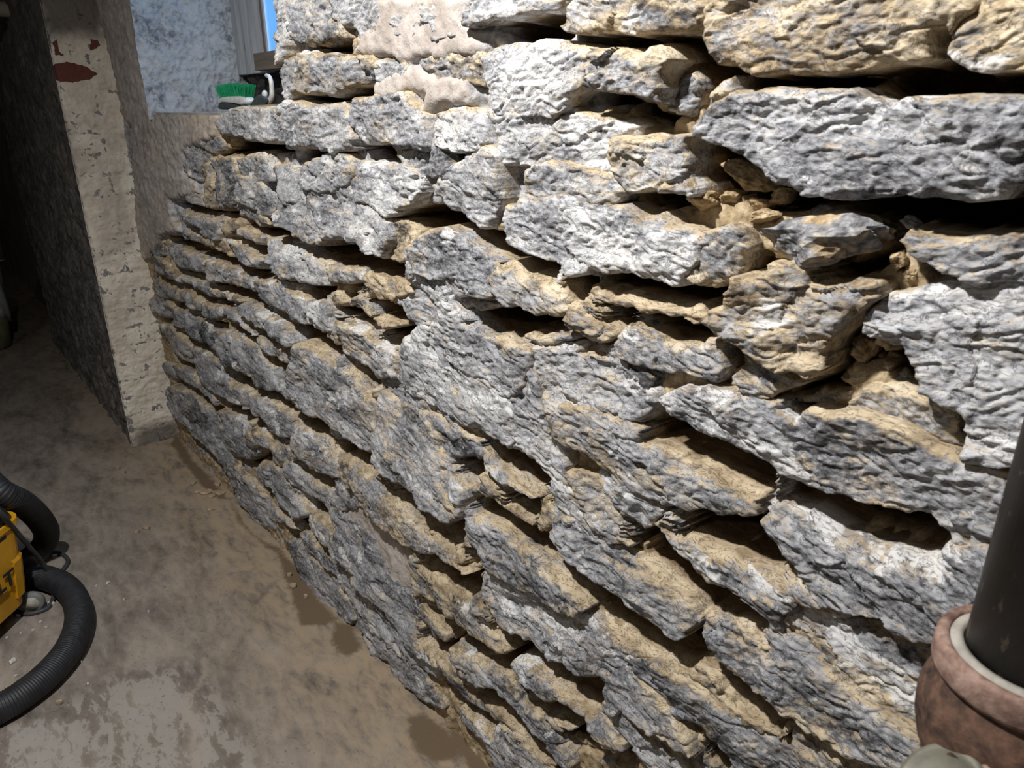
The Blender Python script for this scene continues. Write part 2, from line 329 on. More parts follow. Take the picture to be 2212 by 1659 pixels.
I t4w7h20 70,-40 850,-40 830,20 750,60 650,90 540,80 480,110 350,140 200,160 100,190 50,170 60,90
I w9t4h20 230,370 400,320 700,330 950,350 1040,380 1020,560 1000,690 900,760 870,820 700,900 450,880 280,880 240,680 160,600 150,480 200,420
I t5w5h34 1040,400 1130,360 1400,370 1600,330 1700,390 1650,480 1580,560 1570,760 1570,830 1430,760 1230,740 1050,710 1010,640
I t5w2h0 1650,480 1720,420 1880,600 1890,800 1800,900 1640,920 1580,860 1575,560
I w9t4h14 260,900 450,890 700,900 900,880 1100,920 1380,980 1370,1070 1230,1110 1180,1200 1190,1300 1180,1420 950,1340 700,1310 380,1320 260,1330 330,1200 290,1000
I t6w7h26 1220,1110 1400,1080 1800,1090 1850,1200 1860,1330 1910,1470 1850,1540 1700,1550 1560,1520 1400,1550 1300,1500 1220,1400 1190,1250
I t5w7h18 480,1360 700,1320 950,1350 1180,1430 1310,1510 1250,1600 1050,1620 850,1580 690,1560 590,1550 490,1560 470,1440
D w9h16 1530,1130 1770,1050 1980,1080 2010,1200 2010,1330 2040,1420 1880,1390 1700,1410 1530,1350
D t6w3h16 90,150 140,-50 520,-50 530,120 600,200 640,370 560,370 470,430 320,440 200,360 130,300
D w8h22 0,0 -20,-60 100,-60 100,180 110,320 90,480 30,600 10,500 20,300
D w7h14 530,-50 1010,-50 1000,100 960,240 850,300 780,350 700,210 640,240 560,120
D t6w4h20 50,700 90,600 300,500 600,540 700,560 880,560 910,650 910,790 780,820 680,830 560,910 400,900 280,910 190,860 110,930 70,880
D t9w1h6 680,370 790,370 780,560 690,480
D t5w7h12 1160,80 1400,30 1700,20 1760,240 1720,290 1590,330 1360,350 1130,320 1100,200
D t7w2h8 1450,560 1700,520 1950,550 1960,800 1850,770 1600,750 1500,680 1380,600
D t6w5h10 900,600 1200,550 1240,680 1200,740 960,780 920,780
D w5h12 1130,1380 1280,1370 1300,1430 1400,1430 1600,1400 1680,1480 1750,1659 1300,1659 1200,1540 1130,1480
H t4w4h20l1 540,400 600,375 710,430 880,560 980,660 1060,820 1200,1000 1300,1100 1400,1200 1560,1390 1640,1520 1660,1659 1550,1620 1430,1440 1300,1300 1150,1120 1060,1000 950,900 840,890 740,800 670,740 620,640 590,530
H t5w5h22l1 1130,700 1150,510 1210,500 1400,620 1560,740 1700,880 1900,1030 2000,1180 2212,1430 2212,1500 2120,1510 1990,1430 1900,1330 1830,1170 1740,1100 1600,1030 1440,1000 1340,930 1190,830
H t5w5h6 1390,1090 1530,1100 1700,1200 1790,1290 1770,1320 1640,1350 1560,1280 1460,1180
H t4w4h12 620,1050 650,1020 760,1100 860,1220 960,1290 1060,1450 1150,1620 1180,1750 1000,1750 950,1560 860,1400 780,1340 680,1250 620,1130
H t6w5h14 960,1280 1000,1260 1150,1350 1290,1480 1400,1600 1500,1760 1180,1760 1060,1500
H t8w1h4 400,480 540,520 620,680 740,880 880,1000 980,1080 1100,1200 1260,1380 1400,1500 1520,1680 1420,1640 1260,1450 1150,1350 1000,1230 850,1080 740,1020 620,860 520,750 430,680
H t8w1h-20 1560,1340 1700,1400 1870,1500 1860,1600 1700,1590 1600,1500
"""
# open joints and hollows: view, depth in cm, outline
GAPS = """
A 11 810,480 870,420 1060,460 1200,490 1400,480 1410,550 1260,560 1030,550 920,610 840,580 740,610 700,580 780,560
A 10 1450,590 1520,530 1700,560 1720,590 1560,620 1490,690 1440,620
A 8 300,1080 390,1010 440,1060 560,1100 740,1130 900,1140 910,1170 780,1170 600,1150 490,1130 380,1090
A 11 930,1190 1020,1230 1100,1290 1270,1270 1380,1370 1560,1420 1740,1475 1810,1430 1950,1430 2212,1540 2212,1659 1960,1600 1800,1600 1720,1520 1560,1450 1390,1400 1250,1340 1060,1300 950,1240
E 12 0,740 200,760 440,900 560,930 780,1000 760,1050 620,1050 480,990 340,960 170,900 0,940
A 8 400,1250 480,1290 590,1300 580,1340 520,1310 430,1290
A 8 210,1370 300,1380 420,1430 590,1450 700,1510 800,1570 900,1610 980,1659 900,1650 760,1600 600,1530 450,1480 330,1440 230,1400
A 8 860,1380 960,1390 1100,1460 1200,1480 1200,1530 1100,1520 970,1430 880,1400
A 8 1250,900 1330,850 1340,910 1260,920
B 8 260,60 340,140 560,170 640,190 640,220 480,190 380,170 300,130
B 9 860,40 950,110 1090,140 1210,150 1320,210 1200,190 1090,185 970,165
B 10 1370,235 1500,260 1620,290 1790,330 1740,350 1620,390 1480,290
B 8 130,180 280,250 400,300 480,300 560,360 650,420 800,430 820,470 640,440 560,410 460,320 300,280 160,230
B 10 640,270 780,280 920,310 1040,350 1130,430 1180,470 1290,510 1420,590 1490,660 1480,680 1370,610 1200,500 1060,430 900,360 780,330 650,300
B 6 240,410 330,460 430,470 440,500 320,490
B 9 440,520 520,540 600,560 640,630 780,670 780,710 700,690 620,600 480,560
B 8 820,460 950,480 940,530 860,500
B 10 770,590 850,650 940,660 980,710 1060,780 1120,790 1130,840 1020,800 920,730 820,680
B 11 960,590 1050,630 1160,710 1290,790 1420,860 1490,890 1480,910 1340,830 1160,750 1040,680
B 11 1480,670 1600,670 1660,700 1700,750 1850,870 1930,870 1920,930 1830,920 1700,810 1620,760 1490,740
B 6 150,560 230,620 310,610 310,640 220,650
B 10 340,700 440,760 540,830 620,860 710,930 780,960 820,1000 860,1090 950,1110 1040,1200 1140,1260 1290,1320 1380,1400 1460,1420 1520,1520 1660,1590 1770,1620 1780,1659 1660,1640 1500,1560 1400,1470 1200,1330 1060,1290 1010,1230 880,1190 840,1100 780,1000 690,940 540,870 380,770
B 10 1140,870 1240,970 1380,1030 1450,1050 1440,1080 1290,1070 1190,970
B 7 230,780 310,970 430,1050 520,1130 480,1110 330,1020 290,960
B 9 250,1150 350,1220 500,1280 570,1340 740,1480 760,1500 800,1600 740,1550 560,1390 460,1290 320,1230
B 10 740,1350 860,1410 1040,1490 1120,1590 1190,1659 1130,1640 1010,1560 880,1480 780,1430
E 11 60,1380 170,1410 310,1400 380,1470 480,1590 640,1610 740,1580 720,1659 560,1650 440,1590 360,1480 150,1440
B 8 1880,270 1930,300 2120,270 2130,300 1990,320 1960,360 1890,320
F 10 190,300 400,430 480,520 490,590 430,560 330,440 220,360
E 11 420,1310 570,1330 680,1390 800,1480 800,1550 740,1570 640,1440 520,1400 430,1350
E 11 700,470 900,430 1000,440 1060,350 1110,350 1150,470 1240,480 1420,570 1520,660 1700,720 1740,800 1870,850 1760,880 1640,860 1560,750 1440,670 1270,580 1190,550 1000,590 900,640 820,540
J 9 0,390 130,420 160,490 270,520 560,610 600,690 420,640 270,600 230,560 60,470
E 7 1790,90 1890,90 1890,200 1910,280 1900,320 1840,230 1780,150
E 9 1350,1390 1440,1420 1600,1430 1700,1380 1900,1420 2000,1500 2212,1500 2212,1540 1990,1540 1870,1540 1800,1600 1640,1560 1480,1480
J 10 630,710 700,740 800,800 800,870 760,880 690,830
J 10 850,690 1040,710 1200,690 1290,750 1450,770 1560,810 1750,810 1850,820 2000,750 1960,850 1870,900 1850,970 1780,960 1730,880 1500,870 1300,840 1150,790 1000,740 870,760
J 10 810,890 950,970 1100,990 1300,1040 1500,1070 1660,1100 1740,1110 1700,1180 1560,1170 1400,1150 1300,1060 1100,1010 1060,1060 1000,1010
J 8 130,960 260,970 370,1030 660,1050 640,1070 330,1090 250,1100 200,1140 100,1110 0,1060 0,1000 80,990
J 5 760,1180 880,1240 960,1260 900,1250 760,1220
J 10 1870,1250 1940,1210 2000,1260 2090,1320 2000,1330 1950,1420 1910,1400 1890,1300
F 12 1480,1020 1620,1090 1830,1230 2000,1320 2110,1470 2140,1580 2080,1600 2110,1540 1900,1390 1690,1240 1590,1220 1560,1120
F 11 1290,1290 1480,1290 1500,1400 1400,1410 1340,1340
F 11 50,1090 160,1130 280,1170 400,1250 480,1250 510,1310 440,1320 330,1250 220,1180 130,1150
G 12 70,-170 200,-50 360,0 460,70 520,190 660,280 820,350 910,300 910,440 820,430 700,370 500,210 330,60 240,0
G 11 1220,0 1400,30 1560,110 1580,200 1500,170 1380,80
G 12 980,80 1140,110 1250,210 1400,310 1560,390 1590,450 1700,490 1760,600 1850,680 1960,760 2080,840 2130,950 2212,990 2212,1010 2140,1000 2060,920 1900,800 1730,650 1640,560 1480,460 1280,280 1100,170 1000,140
G 9 980,590 1040,600 1050,730 980,670 920,600
G 12 470,610 600,650 740,710 880,790 960,830 1030,820 1030,880 1000,960 880,910 700,820 560,710
G 12 510,1080 590,1110 720,1240 860,1350 1000,1430 1150,1560 1220,1620 1360,1610 1340,1659 1150,1640 1000,1530 780,1410 740,1480 740,1350 600,1180
G 12 1090,1180 1200,1300 1380,1430 1580,1540 1700,1659 1640,1659 1500,1560 1400,1540 1360,1560 1310,1480 1200,1350
H 12 1150,480 1180,400 1380,510 1500,630 1650,680 1790,800 1900,860 2000,940 1980,980 1930,1040 1870,1020 1700,870 1560,740 1400,610 1230,500
H 11 960,580 1140,590 1130,660 990,660 930,600
H 12 640,700 740,810 830,890 980,910 1060,1010 1150,1130 1300,1300 1430,1450 1540,1620 1560,1659 1510,1640 1400,1500 1260,1370 1120,1190 980,1010 880,990 740,890 680,790
H 11 390,740 480,830 600,960 700,1040 790,1110 960,1280 930,1280 820,1180 720,1080 600,1000 480,900 420,810
H 11 1180,850 1340,940 1430,1010 1600,1040 1740,1110 1830,1200 1890,1320 1800,1320 1700,1210 1540,1100 1380,1050 1290,980 1200,910
H 12 1580,1310 1650,1350 1790,1320 1900,1340 1990,1440 2110,1520 2212,1500 2212,1600 2040,1560 1930,1500 1880,1500 1720,1420 1620,1380
H 8 230,345 300,360 380,430 500,480 540,490 520,520 400,480 300,430
K 9 880,390 1040,350 1250,450 1500,570 1740,650 1900,760 1950,810 1880,860 1700,810 1480,680 1200,570 960,460
K 8 1040,1110 1250,1150 1500,1180 1700,1190 1820,1180 1840,1290 1950,1420 2010,1510 1900,1480 1700,1400 1480,1300 1250,1190
K 12 700,1190 840,1240 900,1320 1050,1420 1130,1520 1300,1640 1320,1659 1200,1650 1060,1560 880,1390 840,1330 840,1290
K 5 1830,980 1920,1010 1850,1040
K 8 1950,870 2040,850 2212,960 2212,1010 2050,960
O 8 250,310 370,330 500,390 640,420 760,450 880,490 960,560 980,590 880,590 700,550 540,500 400,410
L 12 670,-10 840,10 920,100 1050,190 1240,280 1360,360 1480,470 1520,520 1430,470 1240,370 1080,330 970,300 890,180 780,80
L 12 0,110 90,160 200,260 380,400 460,480 700,580 800,640 890,600 960,500 990,620 1060,760 1180,870 1290,940 1450,1060 1560,1160 1640,1260 1680,1300 1560,1240 1400,1100 1240,1000 1140,920 1060,790 960,690 800,730 640,640 460,520 280,420 120,300
L 8 980,1440 1120,1560 1200,1659 1130,1659 1000,1500
I 8 180,200 400,150 600,110 760,90 760,180 750,250 620,290 450,310 260,320 230,260
I 5 820,290 1000,290 1300,285 1440,300 1560,290 1640,300 1480,360 1100,350
I 13 1560,290 1950,310 1960,420 2000,520 1990,600 1940,700 1930,900 1850,950 1840,800 1880,640 1780,480 1690,370
I 8 970,790 1050,740 1200,760 1190,860 1110,880 1040,830
I 6 1200,830 1400,860 1620,930 1590,1010 1450,980 1260,910
I 11 1840,1130 1960,1150 2050,1230 2000,1290 1930,1480 1870,1400 1860,1250
I 5 1310,1560 1560,1530 1840,1550 1700,1620 1560,1659 1440,1659 1340,1600
M 13 0,330 90,270 110,380 190,440 280,440 370,500 600,520 900,515 1120,490 1100,560 960,565 700,560 540,550 400,580 300,580 280,470 200,490 110,600 60,760 0,780
M 7 1150,490 1400,470 1580,440 1700,400 1800,440 1980,520 2212,510 2400,500 2400,590 1800,590 1480,600 1380,650 1280,620 1200,560
M 5 1660,230 1720,210 1740,260 1720,380 1760,440 1680,430 1640,350
M 13 760,1310 1130,1370 1300,1340 1500,1320 1800,1350 2100,1360 2212,1260 2400,1280 2400,1510 2100,1510 1700,1520 1560,1500 1450,1460 1380,1520 1290,1560 1200,1500 1100,1400 950,1370
M 11 30,960 250,990 390,1070 470,1140 600,1230 740,1310 700,1400 560,1400 380,1390 200,1300 60,1280 40,1100
N 7 340,290 440,320 560,345 500,370 400,380 330,370
N 7 1160,360 1250,300 1350,260 1330,360 1260,340 1100,400 1000,430 860,410 1000,395
N 6 1480,370 1560,380 1650,430 1600,440 1540,440
N 9 0,520 140,540 280,490 200,580 130,660 90,650 70,590
N 11 1040,800 1130,690 1140,820 1070,870 1000,990 950,1010 930,960
N 11 1060,960 1200,1030 1290,1000 1280,940 1390,930 1480,1060 1530,1180 1430,1100 1300,1090 1200,1040
N 10 200,880 270,900 350,950 240,1050 190,980
N 5 620,1240 720,1190 860,1110 960,1100 930,1180 800,1220 700,1290
N 7 1730,1340 1800,1410 1790,1450 1740,1420
C 8 0,120 60,170 160,290 250,360 320,480 340,560 260,470 150,350 50,260
C 10 370,200 440,330 520,410 590,430 640,410 690,380 700,310 760,310 830,410 790,410 660,420 650,470 560,460 440,370 380,280
C 10 690,50 780,170 880,210 1020,220 1030,260 900,220 780,190
C 11 1100,0 1220,60 1330,80 1360,180 1430,230 1530,230 1640,320 1800,370 1830,440 1760,430 1580,310 1500,260 1440,300 1390,230 1300,110
C 11 1060,390 1160,440 1210,510 1340,560 1410,590 1380,640 1240,570 1140,500 1060,430
C 11 1000,620 1110,730 1240,800 1330,880 1380,980 1440,1080 1400,1060 1290,920 1200,870 1170,880 1120,760
C 10 680,620 730,680 810,710 830,790 950,910 1060,990 1150,970 1170,1040 1080,1050 960,950 840,830 760,730 690,680
C 10 890,1000 1000,1080 1100,1120 1110,1170 1000,1150 920,1090
C 11 1170,1080 1260,1170 1340,1240 1450,1330 1530,1400 1640,1520 1600,1500 1470,1390 1330,1280 1220,1170
D 9 330,440 470,430 560,370 660,370 670,460 560,470 420,480
D 10 180,920 400,910 550,930 600,960 560,975 300,975
D 6 570,920 700,840 910,800 915,890 760,900 680,950 600,960
D 7 740,1390 950,1380 1000,1450 1110,1520 980,1500 850,1530 800,1450
"""
# smooth parging and plaster skim on the wall: view, height mm, outline
PARGE = """
Q 8 195,-60 300,-60 312,120 335,215 350,250 280,270 245,140
Q 8 285,180 340,205 380,237 470,240 470,290 455,305 400,320 395,370 430,400 435,420 370,430 375,470 390,500 350,510 330,560 300,560
D 14 1010,-50 1850,-50 1840,180 1970,290 2000,450 1950,560 1500,560 1260,620 1880,780 1890,920 1800,1010 1500,1040 1430,1100 1500,1300 1480,1390 1400,1300 1400,1040 1460,900 1280,880 1200,950 980,960 920,880 930,800 1250,640 1150,550 800,520 800,450 860,330 990,230
C 5 1450,880 1600,870 1690,830 1830,930 2060,1200 2212,1300 2212,1659 1800,1659 1600,1300 1470,1170 1450,1000
P 5 1130,430 1250,500 1400,560 1540,680 1590,800 1500,700 1300,560
"""
def outlines(txt, Y=None):
    for ln in txt.strip().split('\n'):
        t = ln.split(); ox, oy, s = VIEW[t[0]]
        flags = t[1]; pts = [tuple(float(c) for c in p.split(',')) for p in t[2:]]
        px = [(ox+x/s, oy+y/s) for x, y in pts]
        yield flags, px, np.array([on_y(x, y, Y(flags) if Y else D)[[0, 2]] for x, y in px])
# ------------------------------------------------------------------ stone and mortar materials
def stone_material(name='weathered_limestone', mortar=False):
    t = NT(name)
    P0 = t.n('NewGeometry').outputs['Position']; yy = t.n('SeparateXYZ', {'Vector': P0}).outputs[1]
    bed = t.n('CombineXYZ', {'X': t.attr('ba'), 'Y': yy, 'Z': t.attr('bb')}).outputs[0]
    p = t.n('Mapping', {'Vector': bed, 'Scale': (0.50, 1, 1.3)}).outputs[0]; q = t.n('Mapping', {'Vector': bed, 'Scale': (0.7, 1, 1.1)}).outputs[0]
    n1 = t.noise(p, 9, 5, 0.55, 0.4); n2 = t.noise(p, 38, 8, 0.68, 0.6); n3 = t.noise(q, 170, 6, 0.62); n4 = t.noise(q, 16, 7, 0.62, 0.8)
    n5 = t.noise(p, 75, 5, 0.6, 1.2)
    tan = t.attr('tan'); wht = t.attr('wht'); ed = t.attr('ed')
    # grey limestone under streaky whitewash
    g = t.math('MULTIPLY_ADD', n1, 0.85, t.math('MULTIPLY_ADD', n2, 0.75, t.math('MULTIPLY_ADD', n3, 0.55, -0.10)))
    g = t.math('ADD', g, t.math('MULTIPLY_ADD', wht, 0.24, -0.345))
    grey = t.ramp(g, [(0.50, (0.035, 0.036, 0.039)), (0.61, (0.12, 0.121, 0.128)), (0.70, (0.265, 0.27, 0.288)), (0.83, (0.41, 0.413, 0.43)), (0.97, (0.58, 0.575, 0.57))])
    # ochre sandy skin
    oc = t.ramp(t.math('MULTIPLY_ADD', n2, 0.6, t.math('MULTIPLY', n4, 0.4)),
                [(0.32, (0.14, 0.100, 0.056)), (0.44, (0.31, 0.238, 0.150)), (0.55, (0.52, 0.425, 0.290)), (0.70, (0.71, 0.635, 0.51))])
    up = t.n('SeparateXYZ', {'Vector': t.n('NewGeometry').outputs['Normal']}).outputs
    m = t.math('MULTIPLY_ADD', n4, 0.9, t.math('MULTIPLY_ADD', n5, 0.6, t.math('MULTIPLY_ADD', n3, 0.3, -1.20)))
    m = t.math('ADD', m, t.math('MULTIPLY', tan, 0.42))
    m = t.math('ADD', m, t.math('MULTIPLY', t.sm(up[2], 0.25, 0.85), 0.16))
    m = t.math('ADD', m, t.math('MULTIPLY', t.sm(ed, 1.6, 0.0), 0.10))
    col = t.mix(t.sm(m, -0.10, 0.20), grey, oc)
    # limewash splashes
    lw = t.sm(t.math('ADD', t.noise(q, 13, 6, 0.6, 0.5), t.math('MULTIPLY_ADD', n3, 0.12, t.math('MULTIPLY_ADD', wht, 0.19, -0.165))), 0.585, 0.625)
    col = t.mix(t.math('MULTIPLY', lw, 0.75), col, (0.68, 0.68, 0.68))
    # raw stone and dirt behind the face
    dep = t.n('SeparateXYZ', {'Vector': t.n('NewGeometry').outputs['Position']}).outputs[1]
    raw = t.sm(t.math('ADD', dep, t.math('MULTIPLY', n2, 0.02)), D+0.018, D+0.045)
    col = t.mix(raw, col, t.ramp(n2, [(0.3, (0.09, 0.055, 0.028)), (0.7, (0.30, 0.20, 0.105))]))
    # fine flaking cracks
    rd = t.math('ABSOLUTE', t.math('SUBTRACT', t.noise(p, 60, 6, 0.6, 1.5), 0.5))
    crack = t.sm(rd, 0.0, 0.022)
    col = t.mix(t.math('MULTIPLY_ADD', crack, 0.68, 0.32), (0.05, 0.045, 0.04), col)
    fl = t.noise(t.n('Mapping', {'Vector': bed, 'Scale': (0.38, 1, 1.5)}).outputs[0], 95, 6, 0.62, 1.0)
    hgt = t.math('MULTIPLY_ADD', n3, 0.55, t.math('MULTIPLY_ADD', fl, 0.8, t.math('MULTIPLY_ADD', n2, 0.2, t.math('MULTIPLY', crack, 0.45))))
    return t.out(col, 0.92, hgt, 0.5, 0.0030, Specular_IOR_Level=0.15)
def mortar_material():
    t = NT('lime_mortar_and_earth'); q = t.pos((1, 1, 1))
    n1 = t.noise(q, 14, 6, 0.6, 0.5); n2 = t.noise(q, 60, 8, 0.65); n3 = t.noise(q, 220, 5)
    pa = t.attr('parge'); oc = t.attr('ochre')
    earth = t.ramp(n2, [(0.30, (0.15, 0.105, 0.06)), (0.5, (0.37, 0.285, 0.175)), (0.7, (0.58, 0.48, 0.33))])
    lime = t.ramp(t.math('MULTIPLY_ADD', n2, 0.6, t.math('MULTIPLY', n1, 0.4)), [(0.35, (0.10, 0.105, 0.12)), (0.48, (0.33, 0.33, 0.35)), (0.62, (0.58, 0.57, 0.57))])
    m = t.sm(t.math('ADD', n1, t.math('MULTIPLY_ADD', oc, 0.5, 0.0)), 0.48, 0.58)
    col = t.mix(m, lime, earth)
    skim = t.ramp(t.math('MULTIPLY_ADD', n1, 0.7, t.math('MULTIPLY', n2, 0.3)), [(0.30, (0.29, 0.245, 0.21)), (0.45, (0.44, 0.385, 0.345)), (0.6, (0.55, 0.50, 0.46))])
    col = t.mix(pa, col, skim)
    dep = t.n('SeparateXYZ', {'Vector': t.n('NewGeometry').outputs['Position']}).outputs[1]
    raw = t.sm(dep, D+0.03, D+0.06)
    col = t.mix(raw, col, t.ramp(n2, [(0.3, (0.05, 0.03, 0.016)), (0.7, (0.20, 0.13, 0.07))]))  # deep joints painted darker brown to reinforce their shade
    return t.out(col, 0.95, t.math('MULTIPLY_ADD', n3, 0.4, n2), 0.7, 0.004, Specular_IOR_Level=0.1)
M_STONE = stone_material(); M_MORTAR = mortar_material()

# ------------------------------------------------------------------ the stone wall: mortar bed first, then every stone
GAP = [(float(f)/100*1.3, P) for f, px, P in outlines(GAPS, lambda f: D-0.014)]
GBB = [(P.min(0), P.max(0)) for d, P in GAP]
PRG = [(float(f)/1000, P) for f, px, P in outlines(PARGE)]
def warp(x, z, a):
    return (x+a*fbm(x*34, z*34, 2, 5)+0.14*a*gn(x*150, z*150, 6), z+a*fbm(x*34, z*34, 2, 9)+0.14*a*gn(x*150, z*150, 8))
def gap_wide(x, z, lo, hi):                          # a joint together with the sloping ledge below it
    s, d = gap_field(x, z, lo, hi); s = s+0.002
    if s.max() < -0.05: return s, d
    sw = np.clip((1.2-z)/0.5, 0, 1)*np.clip((x+1.9)/0.6, 0, 1)*0.8+np.clip((1.42-z)/0.5, 0.3, 1)
    for k in (0.004*sw, 0.008*sw, 0.012*sw, 0.015*sw):
        s2, d2 = gap_field(x, z+k, lo, hi, 0.03); d = np.where(s2 > s, d2, d); s = np.maximum(s, s2)
    return s, d
def gap_field(x, z, lo, hi, m=0.02):
    s = np.full(x.shape, -1.0); dp = np.full(x.shape, 0.13)
    for (d, P), (a, b) in zip(GAP, GBB):
        if a[0] > hi[0]+m or b[0] < lo[0]-m or a[1] > hi[1]+m or b[1] < lo[1]-m: continue
        sd = sdist(x, z, P); dp = np.where(sd > s, d, dp); s = np.maximum(s, sd)
    return s, dp
WIN_X0, WIN_X1, SILL_Z = -2.60, -1.615, 1.296
PIL_X, PIL_Y = -3.07, 0.505
def build_bed():
    xs = [0.55]
    while xs[-1] > -3.13: xs.append(xs[-1]-0.0022*math.hypot(xs[-1], D)*(1+0.35*abs(xs[-1])))
    xs = np.array(xs); zs = np.arange(-0.02, 2.42, 0.005)
    X, Z = np.meshgrid(xs, zs)
    Y = np.full(X.shape, 0.011); pa = np.zeros(X.shape); oc = 0.5*fbm(X*2, Z*2, 3, 40)+0.35-0.75*sst(-1.8, -1.5, X)*sst(-0.55, -0.75, X)*sst(1.0, 1.15, Z)-0.55*sst(-2.15, -2.45, X)*sst(0.75, 0.95, Z)
    wx, wz = warp(X, Z, 0.010)
    vis = (X > -3.2)
    for i, (h, P) in enumerate(PRG):
        s = sdist(wx, wz, P); k = sst(-0.012, 0.010, s); pa = np.maximum(pa, sst(-0.004, 0.006, s)*(0.7 if i < 2 else 1.0)); Y = Y*(1-k)-h*k  # left two skims mixed darker, painting in their grazing dimness
    rough = 0.008*fbm(X*26, Z*26, 5, 60)+0.004*facet(X*40, Z*50, 62)+0.0025*ridge(X*70, Z*90, 3, 61)
    Y = Y-rough*(1-0.55*pa)
    # column band by column band so that only nearby joints are tested
    nb = 24
    for b in np.array_split(np.arange(len(xs)), nb):
        s, dp = gap_wide(wx[:, b], wz[:, b], (xs[b].min(), -1), (xs[b].max(), 3))
        k = sst(-0.003, 0.006, s); lump = 0.014*fbm(X[:, b]*45, Z[:, b]*45, 4, 71)
        Y[:, b] = Y[:, b]*(1-k)+(dp+lump)*k; pa[:, b] *= 1-k
    V = np.stack([X, D+Y, Z], -1).reshape(-1, 3)
    hole = (X > WIN_X0) & (X < WIN_X1) & (Z > SILL_Z-0.004)
    keep = ~(hole[:-1, :-1] | hole[1:, 1:])
    f = grid_faces(*X.shape, keep)[:, ::-1]
    V, f, at = compact(V, f, dict(parge=pa, ochre=oc))
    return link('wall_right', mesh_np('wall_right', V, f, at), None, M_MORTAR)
WALL = tag(build_bed(), 'rubble limestone basement wall with raked out joints and peeling whitewash', 'wall', kind='structure')

def parse(fl):
    r = dict(t=4, w=5, h=12, l=0); k = ''; num = ''
    for ch in fl+' ':
        if ch in 'twhl ':
            if k: r[k] = float(num)
            k = ch; num = ''
        else: num += ch
    return r
def stone_mesh(idx, fl, px, P):
    o = parse(fl); c = P.mean(0); cp = np.mean(px, 0)
    e = 0.004
    jx = np.linalg.norm(proj((c[0]+e, D, c[1]))-proj((c[0]-e, D, c[1])))/(2*e)
    jz = np.linalg.norm(proj((c[0], D, c[1]+e))-proj((c[0], D, c[1]-e)))/(2*e)
    step = 2.7
    du, dz = step/jx, step/jz; cell = max(du, dz)
    m = 0.012+5*cell
    lo = P.min(0)-m; hi = P.max(0)+m
    lo[1] = max(lo[1], 0.0)
    if hi[0] > 0.3: hi[0] = 0.3
    xs = np.arange(lo[0], hi[0], du); zs = np.arange(lo[1], hi[1], dz)
    X, Z = np.meshgrid(xs, zs)
    wx, wz = warp(X, Z, 0.0075*min(1.0, 900/jz+0.25))
    s = sdist(wx, wz, P)+0.002; near = np.ones(s.shape)
    if o['h'] >= 0:                                  # joints left full of mortar close up, raked ones stay open
        g, _ = gap_wide(wx, wz, lo, hi); near = sst(0.030, 0.008, -g)
        s = np.minimum(s+0.005*(1-near), -g)
    rs = np.random.RandomState(idx*13+5)
    h = o['h']/1000.0
    size = max(0.02, min(np.ptp(P[:, 0]), np.ptp(P[:, 1])))
    th = rs.uniform(-0.22, 0.22); A = (X-c[0])*math.cos(th)+(Z-c[1])*math.sin(th); B = (Z-c[1])*math.cos(th)-(X-c[0])*math.sin(th)
    tx, tz = rs.uniform(-0.10, 0.10), rs.uniform(-0.16, 0.10)
    ox, oz = rs.uniform(0, 40, 2)
    # front: tilt, broad lumps, bedding steps, fine spalls
    f = h+tx*(X-c[0])*0.6+tz*(Z-c[1])
    f = f+min(0.010, size*0.15)*fbm(A*10+ox, B*18+oz, 3, 100, 0.42)
    qa, qb = A+0.012*fbm(A*30+ox, B*30, 3, 190), B+0.010*fbm(A*30, B*34+oz, 3, 191)
    fa = 0.6+0.4*rs.uniform()
    f = f+0.0070*fa*facet(qa*12+ox, qb*21+oz, 200)+0.0007*facet(qa*40+oz, qb*62+ox, 210)+0.0004*facet(qa*120, qb*190, 220)
    lam = 2.6*fbm(A*12+ox, B*22+oz, 4, 140)+B*16
    fr = lam-np.floor(lam)
    f = f+0.0050*(sst(0.0, 0.75, fr)-fr)*1.6
    lam2 = 2.6*fbm(A*30+ox, B*55+oz, 3, 150)+B*45
    f2 = lam2-np.floor(lam2)
    f = f+0.0009*(sst(0.0, 0.7, f2)-f2)*1.6
    f = f+0.0006*ridge(A*36+ox, B*84, 4, 120)+0.0004*gn(A*180, B*260, 130)
    f = f-0.008*sst(0.25, 0.5, fbm(A*8+oz, B*14, 3, 180))            # spalled patches
    # edges roll away; top edges fall back as ledges
    gz, gx = np.gradient(s, dz, du)
    top = np.clip(-gz, 0, 1); side = np.abs(gx)
    r = 0.009+0.010*np.clip(fbm(X*20, Z*20, 2, 170)+0.4, 0, 1)+0.012*o['l']*top
    dp = (0.007+0.008*top*(1+o['l']))*(0.4+0.6*near)
    q = np.clip(s/r, 0, 1)
    f = f-dp*(1-np.sqrt(np.clip(1-(1-q)**2, 0, 1)))
    back = 0.16 if o['h'] >= 0 else 0.10
    tb = np.clip(-s/cell, 0, 1); se = s*(1-tb)+blur(s, 6)*tb
    k = sst(-2.6*cell, 0.25*cell, se)
    Y = -f*k+back*(1-k)
    keep = (s[:-1, :-1] > -3.2*cell) | (s[1:, 1:] > -3.2*cell) | (s[:-1, 1:] > -3.2*cell) | (s[1:, :-1] > -3.2*cell)
    if keep.sum() < 12: return None
    V = np.stack([X, D+Y, Z], -1).reshape(-1, 3)
    fc = grid_faces(*X.shape, keep)
    V, fc, at = compact(V, fc, dict(ba=A+idx*0.37, bb=B+idx*0.53, tan=np.full(X.shape, o['t']/10), wht=np.full(X.shape, o['w']/10), ed=np.clip(s*100, 0, 5)))
    return V, fc, at, jx*jz*((s > 0).sum()*du*dz)
ST = []
